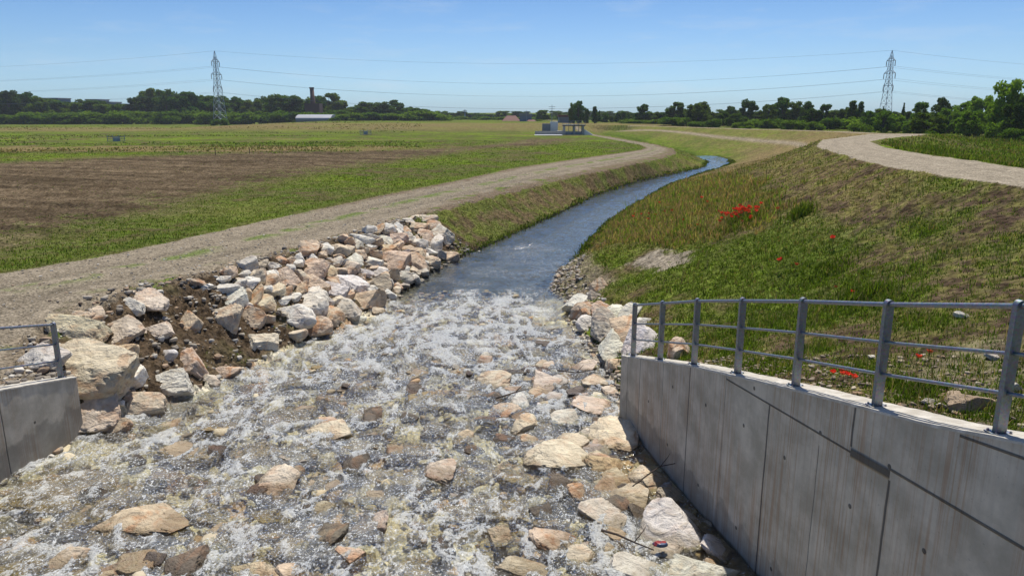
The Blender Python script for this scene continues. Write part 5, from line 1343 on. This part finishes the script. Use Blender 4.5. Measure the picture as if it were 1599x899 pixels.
# right embankment
X, Y = samp(330000, 2, 42, 5.5, 75)
g, d, pale, n1, n2, n3 = veg(X, Y); inR = (X > np.where(Y < 15, rface(Y)+.5, waterR(np.clip(Y, -5, 175))+.25)) & (X < roadN(Y)-.1)
keep = inR & (rng.random(len(X)) < np.clip(.12+g*.9+.25*d, 0, 1)*(1-.9*pale)*.8)
X, Y, g, d = X[keep], Y[keep], g[keep], d[keep]
dist = np.hypot(X, Y); ta = polydist(X, Y, TALL)+(fbm(X*.7, Y*.7, 3, 88)-.5)*3.2 > 0
H = rng.uniform(.025, .065, len(X))*(1+g*.5); H = np.where(ta, rng.uniform(.08, .26, len(X)), H)
H = H*np.where(rng.random(len(X)) < .03, rng.uniform(1.5, 3.5, len(X)), 1)
C = gcolr(len(X), np.where(ta, .55, np.clip(d*.9-g*.25, .08, .95))[:])
C = np.where((ta & (rng.random(len(X)) < .22))[:, None], np.array([.30, .18, .10]), C); C = C*np.where(ta, 1.45, 1)[:, None]
blades('embankment_grass', X, Y, H, .0035+dist*.00032, C, 3, .02+dist*.0012, 'short patchy grass and weeds on the slope right of the stream, taller around the poppies')
# seed stalks standing above the sward
X, Y = samp(16000, 3, 42, 7, 60)
g, d, pale, n1, n2, n3 = veg(X, Y); keep = (X > np.where(Y < 15, rface(Y)+.6, waterR(np.clip(Y, -5, 175))+.4)) & (X < roadN(Y)-.1) & (rng.random(len(X)) < .5*sstep(.4, .6, n2)) & (pale < .3); X, Y = X[keep], Y[keep]; dist = np.hypot(X, Y)
blades('seed_stalks', X, Y, rng.uniform(.12, .34, len(X)), .002+dist*.00018, np.where((rng.random(len(X)) < .6)[:, None], np.array([.30, .23, .11]), np.array([.10, .15, .03])), 3, .03+dist*.001, 'thin dry seed stalks standing above the short grass of the right slope')
# left bank and field
X, Y = samp(300000, -42, 14, 17, 130)
g, d, pale, n1, n2, n3 = veg(X, Y); L0 = trackL(Y); L1 = crestL(Y)
keep = ((X < L0-.1) | ((X > L1+.1) & (X < waterL(np.clip(Y, -5, 175))))) & (rng.random(len(X)) < np.clip(g*.85+.10*d+.35*((X > L1) & (Y > 32)), 0, 1)*.6) & (Y > 15)
X, Y, g, d, L1 = X[keep], Y[keep], g[keep], d[keep], L1[keep]; dist = np.hypot(X, Y)
H = rng.uniform(.03, .09, len(X))*(1+g*.5)
blades('field_grass', X, Y, H, .0035+dist*.00032, gcolr(len(X), np.clip(d*.8, .08, .8)), 2, .02+dist*.0012, 'low green grass over the field and the left bank')
# reeds and weeds along the waterline
X, Y = [], []
for wf, sgn, nn, wd in ((waterR, 1, 2600, .5), (waterL, -1, 700, .3)):
    yy_ = rng.uniform(31, 100, nn); X.append(wf(yy_)+sgn*rng.uniform(-.05, wd, nn)); Y.append(yy_)
X = np.concatenate(X); Y = np.concatenate(Y); dist = np.hypot(X, Y)
blades('waterside_weeds', X, Y, rng.uniform(.08, .26, len(X))*np.where(fbm(X*.8, Y*.8, 2, 4) > .5, 1, .5), .004+dist*.0005, gcolr(len(X), .12)*.8, 4, .05+dist*.0008, 'taller weeds growing along both waterlines upstream')
# reed and dry stubble tufts across the far field
X, Y = samp(60000, -42, 8, 95, 330)
g, d, pale, n1, n2, n3 = veg(X, Y); pn = fbm(X*.03, Y*.12, 3, 77); keep = (X < trackL(np.clip(Y, -5, 175))-1) & (X < -.12*Y) & (rng.random(len(X)) < sstep(.5, .62, pn)*.3)
X, Y, d = X[keep], Y[keep], d[keep]; dist = np.hypot(X, Y)
blades('field_weeds', X, Y, rng.uniform(.08, .30, len(X)), .02+dist*.0006, gcolr(len(X), np.clip(d, .15, .8)), 2, .2+dist*.001, 'rank weeds and dry stubble in streaks across the far field')
X, Y = samp(90000, 18, 43, 18, 130)
g, d, pale, n1, n2, n3 = veg(X, Y); keep = (X > roadF(Y)+.2+fbm(X, Y, 2, 5)*.8) & (rng.random(len(X)) < .25+.6*g); X, Y, d = X[keep], Y[keep], d[keep]; dist = np.hypot(X, Y)
blades('meadow_grass', X, Y, rng.uniform(.06, .22, len(X))*(1+2*sstep(.55, .7, fbm(X*.15, Y*.15, 3, 66))), .004+dist*.0004, gcolr(len(X), np.clip(d*.7, .1, .6)), 2, .04+dist*.0012, 'rough meadow grass and weeds beyond the gravel road on the right')
# leafy clumps on the slope
def weed_clump(x, y, r, h, lab):
    n = 260; rg = np.random.default_rng(int(x*100)); X = x+rg.normal(size=n)*r*.5; Y = y+rg.normal(size=n)*r*.5
    o = blades('weed_clump', X, Y, rg.uniform(.4, 1, n)*h, np.full(n, .010), gcolr(n, .03)*.9, 2, np.full(n, .03), lab, 'weed')
for x, y, r, h, lab in WEEDS: weed_clump(x, y, r, h, lab)
# ---------------------------------------------------------------- poppies
M_petal = plain('poppy_petal', (.92, .12, .035), .6); M_stem = plain('poppy_stem', (.09, .14, .03), .7)
pr_ = None
def make_poppy():
    root = empty('poppy', (0, 0, 0)); b = MB(); b.tube((0, 0, 0), (.01, 0, .22), .004, 5, .003); b.build('stem', M_stem, root)
    V = []; F = []; n = 16
    for r_, z_ in ((.004, .215), (.030, .225), (.046, .255)):
        for i in range(n):
            a = 6.283*i/n; k = 1+.12*math.sin(4*a); V.append((.01+r_*k*math.cos(a), r_*k*math.sin(a), z_+.008*math.sin(4*a+1)))
    for j in range(2):
        for i in range(n): F.append((j*n+i, j*n+(i+1) % n, (j+1)*n+(i+1) % n, (j+1)*n+i))
    F.append(tuple(range(n-1, -1, -1))); mesh('petals', V, F, M_petal, root); return root
P0_ = make_poppy(); first = True
PL = [(x, y, 0) for x, y, z in POPPY]
cen = [PL[i] for i in range(10, 22)]
for i in range(30):
    c_ = random.choice(cen); PL.append((c_[0]+random.gauss(0, .25), c_[1]+random.gauss(0, .4), 1))
for i in range(6):
    PL.append((random.uniform(3.8, 10), random.uniform(31, 41), 1))
PL = [q for q in PL if not (q[2] == 1 and (q[0] < float(waterR(np.array([q[1]]))[0])+1))]
for i, (x, y, e) in enumerate(PL):
    o = P0_ if first else copy_tree(P0_); first = False
    sc = random.uniform(.8, 1.15)*(.8 if y < 15 else 1.3); o.location = (x, y, gz(x, y)-.02); o.rotation_euler = (random.uniform(-.25, .25)+.25, random.uniform(-.25, .25), random.uniform(0, 6.28)); o.scale = (sc, sc, sc*(1 if y < 15 else 1.0))
    if y < 15: lab = ('red poppy, %s from the left of the little group right behind the coping' % ordw(i)) if i < 6 else ('single red poppy in the grass between two right railing posts' if i == 6 else 'small red poppy left of the single one behind the right railing')
    else: lab = 'small red poppy among the taller grass on the far slope right of the stream'
    tag(o, lab, 'flower', 'poppies on the right slope')
# ---------------------------------------------------------------- driftwood and litter
M_wood = plain('drift_wood', (.075, .052, .038), .85, var=.4, sc=12, bump=.01)
def branch(pts, r, lab):
    b = MB(); P = [Vector(q) for q in pts]; rad = [r*(1-.6*i/(len(P)-1)) for i in range(len(P))]; b.path(P, rad, 7)
    m = P[len(P)//2]; b.path([m, m+Vector((.14, .10, .12)), m+Vector((.20, .22, .13))], [r*.5, r*.35, r*.15], 5)
    tag(b.build('branch', M_wood, smooth=True), lab, 'branch')
for pts, r, lab in BRANCH: branch(pts, r, lab)
t = NT('torn_wrapper'); p = t.obj(); n = t.noise(p, 9, 2); c = t.mix(t.mr(n, .45, .52), (.30, .035, .03), (.06, .09, .18))
M_wrap = t.done(t.bsdf(Base_Color=c, Roughness=.35))
V, F = rock_shape(np.random.default_rng(3), 3, 8, .16); V = V*np.array([.10, .055, .035])
tag(mesh('plastic_wrapper', V, F, M_wrap, loc=WRAP), 'crumpled red and blue plastic wrapper caught between the near boulders on the right', 'litter')
# ---------------------------------------------------------------- trees
t = NT('tree_leaf'); oi = t.N('ObjectInfo'); p = t.pos(); at_ = t.attr('Col'); n = t.noise(p, .25, 3)
c = t.mix(oi.outputs['Random'], (.060, .105, .024), (.110, .160, .030)); c = t.mix(t.mr(n, .35, .7), c, t.mix(1.0, c, (1.3, 1.25, 1.0), 'MULTIPLY')); c = t.mix(1.0, c, oi.outputs['Color'], 'MULTIPLY'); c = t.mix(1.0, c, at_, 'MULTIPLY')
df = t.N('BsdfDiffuse', {0: c}).outputs[0]; tl_ = t.N('BsdfTranslucent', {0: t.mix(1.0, c, (1.1, 1.3, .5), 'MULTIPLY')}).outputs[0]
M_leaf = t.done(t.N('MixShader', {0: .38, 1: df, 2: tl_}).outputs[0])
M_bark = plain('bark', (.10, .08, .06), .9, var=.3, sc=2)
def leaf_mesh(name, C, S, rg, V0=None):
    n = len(C); a = rg.normal(size=(n, 3)); a /= np.linalg.norm(a, axis=1)[:, None]; b = np.cross(a, rg.normal(size=(n, 3))); b /= np.linalg.norm(b, axis=1)[:, None]
    S = S[:, None]; V = np.stack([C-a*S-b*S*.4, C+b*S*.8, C+a*S-b*S*.2, C-b*S*.9], 1).reshape(-1, 3)
    F = np.arange(n*4).reshape(-1, 4); col_ = np.repeat(rg.uniform(.7, 1.3, (n, 1))*np.ones((1, 3)), 4, 0)
    me = mesh(name, V, F, M_leaf, cols=col_).data; bpy.data.objects.remove([o for o in bpy.data.objects if o.data == me][0]); return me
def crown(kind, seed):
    """crown of unit height: lobes of leaves in an uneven volume"""
    rg = np.random.default_rng(seed); pts = []; sz = []
    if kind == 'broadleaf':
        nl = 40; cs = []
        for i in range(nl):
            h = rg.uniform(.12, .93); w = .50*math.sqrt(max(.05, 1-((h-.50)/.50)**2)); a = rg.uniform(0, 6.28); r = w*math.sqrt(rg.uniform(.15, 1))*.78
            cs.append((r*math.cos(a), r*math.sin(a), h, rg.uniform(.075, .155)))
        per = 210; ls = .028
    elif kind == 'poplar':
        cs = [(rg.normal()*.05, rg.normal()*.05, h, .075+.05*math.sin(math.pi*h)) for h in np.linspace(.12, .95, 15)]; per = 200; ls = .024
    elif kind == 'conifer':
        cs = []
        for h in np.linspace(.10, .97, 13):
            w = .24*(1-h)+.01
            for a in rg.uniform(0, 6.28, 4): cs.append((w*.6*math.cos(a), w*.6*math.sin(a), h, max(.03, w*.55)))
        per = 60; ls = .024
    elif kind == 'pine':
        cs = [(math.cos(a)*r, math.sin(a)*r, .78+rg.uniform(-.08, .12), .15) for a, r in zip(rg.uniform(0, 6.28, 16), rg.uniform(0, .42, 16))]; per = 230; ls = .03
    else:
        cs = []
        for i in range(18):
            a = rg.uniform(0, 6.28); r = .46*math.sqrt(rg.random()); cs.append((r*math.cos(a), r*math.sin(a), rg.uniform(.12, .85)*(1-r*.8), rg.uniform(.16, .26)))
        per = 220; ls = .040
    for cx_, cy_, cz_, r in cs:
        d = rg.normal(size=(per, 3)); d /= np.linalg.norm(d, axis=1)[:, None]; rad = r*(rg.random(per)**.35)*rg.uniform(.8, 1.2, per)
        q = np.array([cx_, cy_, cz_])+d*rad[:, None]*np.array([1, 1, .8]); pts.append(q); sz.append(rg.uniform(.6, 1.4, per)*ls)
    C = np.concatenate(pts); S = np.concatenate(sz); C[:, 2] = np.maximum(C[:, 2], .02)
    return leaf_mesh('crown', C, S, rg), cs
def trunk_me(kind, cs, seed):
    rg = np.random.default_rng(seed); b = MB(); top = {'broadleaf': .72, 'poplar': .9, 'conifer': .93, 'pine': .75, 'shrub': .4}[kind]
    P = [Vector((0, 0, -.03))]+[Vector((rg.normal()*.012, rg.normal()*.012, top*k/5)) for k in range(1, 6)]
    b.path(P, [.024, .020, .017, .013, .009, .004], 7)
    if kind in ('broadleaf', 'pine', 'shrub'):
        for cx_, cy_, cz_, r in cs[::2]:
            k = min(5, max(1, int(cz_*.55/top*5))); b.path([P[k], P[k].lerp(Vector((cx_, cy_, cz_)), .55)+Vector((0, 0, -.02)), Vector((cx_, cy_, cz_))], [.010, .006, .003], 5)
    o = b.build('trunk', M_bark); me = o.data; bpy.data.objects.remove(o); return me
TP = {}
for kind, k in (('broadleaf', 7), ('poplar', 3), ('conifer', 2), ('pine', 2), ('shrub', 5)):
    TP[kind] = []
    for i in range(k):
        cm, cs = crown(kind, 50+i*7+len(kind)); TP[kind].append((cm, trunk_me(kind, cs, i)))
NAT = {'broadleaf': .86, 'poplar': .33, 'conifer': .42, 'pine': 1.1, 'shrub': 1.1}
NM = {'broadleaf': 'broadleaf_tree', 'poplar': 'poplar_tree', 'conifer': 'conifer_tree', 'pine': 'umbrella_pine', 'shrub': 'shrub'}
PH = {'broadleaf': 'bushy dark green tree', 'poplar': 'narrow upright tree', 'conifer': 'pointed dark conifer', 'pine': 'flat topped dark tree', 'shrub': 'low rounded bush'}
def zone_of(x, y):
    q = x/y
    for lim, nm in ((-.72, 'belt beyond the left edge'), (-.41, 'belt left of left pylon'), (-.09, 'belt right of left pylon'), (.145, 'middle gap'), (.54, 'belt left of right pylon'), (.72, 'belt past the right pylon')):
        if q < lim: return nm
    return 'belt beyond the right edge'
groups = {}
for i, (x, y, z, h, w, k) in enumerate(TREES): groups.setdefault((zone_of(x, y), k), []).append(i)
trank = {}
for key, L_ in groups.items():
    for a, i in enumerate(sorted(L_, key=lambda i: TREES[i][0]/TREES[i][1])): trank[i] = (a, len(L_), key)
for i, (x, y, z, h, w, k) in enumerate(TREES):
    root = empty(NM[k], (x, y, z-.15)); cm, tm = random.choice(TP[k])
    h = h+.15; fx = w/(NAT[k]*1.0); 
    for nm, me in (('crown', cm), ('trunk', tm)):
        o = bpy.data.objects.new(nm, me); col.objects.link(o); o.parent = root
        if nm == 'crown':
            j = random.uniform(.8, 1.15); o.color = (j*random.uniform(.85, 1.15), j, j*random.uniform(.8, 1.2), 1)
            if y < 150 and x > 60: o.color = (1.7, 1.7, 1.0, 1)
            elif k == 'shrub': o.color = (1.25, 1.25, .9, 1)
            elif k in ('conifer', 'pine'): o.color = (.7, .8, 1, 1)
    root.rotation_euler = (0, 0, random.uniform(0, 6.28)); root.scale = (fx, fx, h)
    a, n_, key = trank[i]
    tag(root, '%s, %s from the left in the %s' % (PH[k], ordw(a), key[0]) if n_ > 1 else 'only %s in the %s' % (PH[k], key[0]), 'tree' if k != 'shrub' else 'bush', 'trees of the %s' % key[0])
# ---------------------------------------------------------------- pylons and cables
M_steel = plain('pylon_steel', (.42, .45, .48), .5, .3, sc=.5); M_insul = plain('insulator', (.20, .16, .14), .3); M_cable = plain('cable', (.22, .24, .26), .5, .4)
LV = [(.86, 2.2), (.69, 2.9), (.52, 2.5)]
def pylon(x, y, z, Ht, rz, label):
    root = empty('pylon', (x, y, z), rz); b = MB()
    def hw(h): return np.interp(h, [0, .52, .86, .95, 1], [1.9, .95, .55, .3, .02])*Ht/28
    lv = [0, .09, .18, .27, .35, .43, .52, .58, .635, .69, .75, .805, .86, .93, 1]
    cr = [(-1, -1), (1, -1), (1, 1), (-1, 1)]
    for a, c_ in zip(lv[:-1], lv[1:]):
        wa, wc = hw(a), hw(c_)
        for i in range(4):
            (p, q), (p2, q2) = cr[i], cr[(i+1) % 4]
            b.tube((p*wa, q*wa, a*Ht), (p*wc, q*wc, c_*Ht), .075, 4); b.tube((p*wa, q*wa, a*Ht), (p2*wc, q2*wc, c_*Ht), .04, 4); b.tube((p2*wa, q2*wa, a*Ht), (p*wc, q*wc, c_*Ht), .04, 4)
            b.tube((p*wc, q*wc, c_*Ht), (p2*wc, q2*wc, c_*Ht), .055, 4)
    b.build('lattice_tower', M_steel, root); ends = []
    for f, arm in LV:
        arm = arm*Ht/28; m = MB(); w = hw(f)
        for s_ in (-1, 1):
            tip = (s_*arm, 0, f*Ht); 
            for q in (-w, w):
                m.tube((s_*w, q, f*Ht), tip, .09, 4); m.tube((s_*w*.9, q, f*Ht+.9), tip, .07, 4)
        m.tube((-arm, 0, f*Ht), (arm, 0, f*Ht), .08, 4); m.build('cross_arm', M_steel, root)
        for s_ in (-1, 1):
            g_ = MB(); g_.tube((s_*arm, 0, f*Ht), (s_*arm, 0, f*Ht-1.7), .09, 6)
            for k in range(7): g_.tube((s_*arm, 0, f*Ht-.35-k*.18), (s_*arm, 0, f*Ht-.40-k*.18), .17, 8)
            g_.build('insulator_string', M_insul, root); ends.append((s_*arm, 0, f*Ht-1.7))
    ends.append((0, 0, Ht)); M = Matrix.Translation((x, y, z)) @ Matrix.Rotation(rz, 4, 'Z')
    tag(root, label, 'pylon', 'lattice power pylons'); return [M @ Vector(e) for e in ends]
(lx, ly, lz, lh), (rx, ry, rz_, rh) = PYL
eL = pylon(lx, ly, lz, lh, R(72), 'lattice power pylon on the left rising from a bush in the field'); eR = pylon(rx, ry, rz_, rh, R(-72), 'lattice power pylon on the right behind the bushes')
def cable(a, b_, sag, lab):
    pts = [a.lerp(b_, k/40)-Vector((0, 0, sag*4*(k/40)*(1-k/40))) for k in range(41)]; m = MB()
    for i in range(40): m.tube(pts[i], pts[i+1], .025, 4, caps=False)
    tag(m.build('power_cable', M_cable), lab, 'cable', 'overhead power cables')
far_l = [e+Vector((-330, 95, 4)) for e in eL]; far_r = [e+Vector((250, 60, 2)) for e in eR]
lvn = ['upper near', 'upper far', 'middle near', 'middle far', 'lower near', 'lower far']
for i in range(7):
    nm_ = lvn[i]+' power cable' if i < 6 else 'thin topmost earth wire'
    sg = 5.6 if i < 6 else 4.2
    cable(eL[i], eR[i], sg, nm_+' spanning between the two pylons'); cable(eL[i], far_l[i], 6, nm_+' leading off to the left of the left pylon'); cable(eR[i], far_r[i], 6, nm_+' leading off to the right of the right pylon')
# ---------------------------------------------------------------- far buildings
M_bl = plain('grey_render', (.20, .21, .23), .8, sc=.3); M_wh = plain('white_render', (.62, .63, .64), .8, sc=.3); M_red = plain('red_render', (.20, .09, .075), .8, sc=.3); M_roof = plain('clay_tiles', (.15, .055, .04), .8, sc=.5); M_dk = plain('dark_glass', (.03, .035, .045), .2); M_brick = plain('chimney_brick', (.13, .065, .05), .9, sc=1); M_conc = plain('sluice_concrete', (.36, .35, .33), .85, sc=.8); M_bconc = plain('blue_grey_render', (.16, .19, .25), .8, sc=.3); M_metal = plain('dull_metal', (.22, .25, .30), .4, .6); M_barn = plain('barn_sheet', (.33, .34, .38), .55, .2, sc=.4)
def house(x, y, w, dpt, h, wallm, roof, label, name='house', rows=1, roofh=0, roofm=None):
    z = float(base(np.array([x]), np.array([y]))[0])-.3; root = empty(name, (x, y, z)); b = MB(); b.box(-w/2, 0, 0, w/2, dpt, h); b.build('wall', wallm, root)
    r = MB()
    if roof == 'hip':
        e = .4; V = [(-w/2-e, -e, h), (w/2+e, -e, h), (w/2+e, dpt+e, h), (-w/2-e, dpt+e, h), (-w/4, dpt/2, h+roofh), (w/4, dpt/2, h+roofh)]
        r.add(V, [(0, 1, 5, 4), (1, 2, 5), (2, 3, 4, 5), (3, 0, 4), (3, 2, 1, 0)])
    else: r.box(-w/2-.3, -.3, h, w/2+.3, dpt+.3, h+roofh)
    r.build('roof', roofm or wallm, root)
    nw = max(2, int(w/3.2))
    for q in range(rows):
        for k in range(nw):
            xx = -w/2+(k+.5)*w/nw; zz = 1.1+q*3.0
            if zz+1.4 < h:
                f = MB(); f.box(xx-.65, -.06, zz-.08, xx+.65, .02, zz+1.45); fo_ = f.build('window', M_wh, root); g_ = MB(); g_.box(xx-.55, -.10, zz, xx+.55, -.062, zz+1.35); g_.build('pane', M_dk, fo_)
    tag(root, label, 'building'); return root
for a in HOUSES:
    x, y, w, dp, h, wm, rf_, lab, nm, rows, rh_, rm = a
    mm = dict(bl=M_bl, wh=M_wh, red=M_red, roof=M_roof, bc=M_bconc, conc=M_conc)
    house(x, y, w, dp, h, mm[wm], rf_, lab, nm, rows, rh_, mm[rm])
# barn with curved roof
bx, by, bw = BARN; bz = float(base(np.array([bx]), np.array([by]))[0]); root = empty('barn', (bx, by, bz)); b = MB(); n = 10; V = []
for s_ in (-bw/2, bw/2):
    for i in range(n+1): a = math.pi*i/n; V.append((s_, 6-6*math.cos(a), .8+1.9*math.sin(a)))
b.add(V, [(i, i+1, n+2+i, n+1+i) for i in range(n)]+[tuple(range(n, -1, -1)), tuple(range(n+1, 2*n+2))]); b.build('roof', M_barn, root, smooth=False)
w_ = MB(); w_.box(-bw/2+.1, .2, -.4, bw/2-.1, 11.8, .8); w_.build('wall', M_bl, root); tag(root, 'long low barn with curved grey roof in front of the left trees', 'barn')
x, y, z0, h = CHIM; root = empty('chimney', (x, y, z0)); b = MB(); b.tube((0, 0, 0), (-.35, 0, h), 1.25, 16, .85); b.build('shaft', M_brick, root, True); b = MB(); b.tube((-.35, 0, h), (-.35, 0, h+.6), 1.05, 16); b.build('cap', M_brick, root); b = MB(); b.box(-3.2, -3, 0, 3.2, 3, 7.6); b.build('base_block', M_brick, root)
tag(root, 'tall dark brick chimney rising above the left tree line', 'chimney')
def mast(x, y, h, r, lab, nm='antenna_mast'):
    z = float(base(np.array([x]), np.array([y]))[0]); root = empty(nm, (x, y, z)); b = MB(); b.tube((0, 0, 0), (0, 0, h), r, 6, r*.5); b.build('pole', M_metal, root); b = MB()
    for k in (.75, .88): b.tube((-1.2, 0, h*k), (1.2, 0, h*k), r*.5, 5)
    b.build('cross_bar', M_metal, root); tag(root, lab, 'mast')
for a in MASTS: mast(*a)
# sluice at the head of the channel
sx_, sy_ = SLU; sz_ = -4.8; root = empty('sluice_gate', (sx_, sy_, sz_))
b = MB(); b.box(-7.2, 0, -.3, -1.9, .5, .95); b.build('wing_wall', M_conc, root)
b = MB(); b.box(-1.9, -.3, -.3, .1, 2.6, 1.05); b.build('abutment', M_conc, root)
for x0 in (-.4, 2.0, 4.1):
    b = MB(); b.box(x0, -.4, -.3, x0+.42, 2.6, 2.25); b.build('pier', M_conc, root)
b = MB(); b.box(-.6, -.55, 2.25, 4.8, 2.7, 2.55); b.build('deck', M_dk, root)
for x0 in (.02, 2.42):
    b = MB(); b.box(x0, .7, -.3, x0+(1.98 if x0 < 1 else 1.68), .85, .85); b.build('gate', M_metal, root)
    g_ = MB(); g_.tube((x0+.9, .8, .85), (x0+.9, .8, 3.1), .06, 6); g_.build('gate_spindle', M_metal, root)
b = MB()
for q in np.arange(-.6, 4.9, .9): b.tube((q, -.5, 2.55), (q, -.5, 3.5), .04, 5)
b.tube((-.6, -.5, 3.5), (4.8, -.5, 3.5), .04, 5); b.tube((-.6, -.5, 3.05), (4.8, -.5, 3.05), .03, 5); b.build('handrail', M_metal, root)
b = MB()
for i in range(7): b.box(4.6+i*.33, -.2, -.3, 4.6+(i+1)*.33, 1.0, 1.35-i*.22)
b.build('steps', M_wh, root); tag(root, 'small concrete sluice with gates, deck and steps at the far end of the field track', 'sluice'); root.scale = (.92, .92, .85)
b = MB(); b.box(-6.8, -4.5, -4.87, -.8, -.8, -4.70, Matrix.Translation((sx_, sy_, 0))); tag(b.build('concrete_apron', M_wh), 'pale concrete apron slab in front of the sluice', 'slab')
root = empty('equipment_cabinet', (sx_-4.0, sy_+3, -4.9)); b = MB(); b.box(-.9, 0, 0, .9, 1.2, 2.5); b.build('cabinet', M_bl, root); b = MB(); b.box(.9, .2, 0, 2.6, 1.4, 2.9); b.build('door_panel', M_wh, root); tag(root, 'small cabinets standing behind the wing wall of the sluice', 'cabinet')
# metal barriers lying out in the field
def barrier(x, y, w, lab, rz=0):
    z = float(base(np.array([x]), np.array([y]))[0]); root = empty('metal_barrier', (x, y, z), rz); b = MB()
    for h in (.15, .5, .85): b.tube((-w/2, 0, h), (w/2, 0, h), .06, 6)
    b.build('rail_frame', M_metal, root)
    for k in (-1, -.35, .35, 1):
        m = MB(); m.tube((k*w/2, 0, 0), (k*w/2, 0, 1.15), .05, 6); m.build('leg', M_metal, root)
    m = MB(); m.box(-w*.12, -.3, .1, w*.18, .3, .75); m.build('box', M_metal, root); tag(root, lab, 'barrier')
for a in BARR: barrier(*a)
def stake(x, y, h, lab):
    b = MB(); b.tube((0, 0, -.2), (.02, 0, h), .05, 6, .04); o = b.build('stake', M_wood); o.location = (x, y, gz(x, y)); tag(o, lab, 'stake', 'thin stakes in the field')
for a in STAKES: stake(*a)
print('objects', len(bpy.data.objects))

# ---------------------------------------------------------------- air
t = NT('air'); vol = t.N('VolumePrincipled', {'Color': (.86, .92, 1.0), 'Density': .0002, 'Anisotropy': .3}); t.t.links.new(vol.outputs[0], t.out.inputs[1])
m = MB(); m.box(-900, -60, -9, 900, 620, 34); tag(m.build('haze', t.m), kind='stuff')
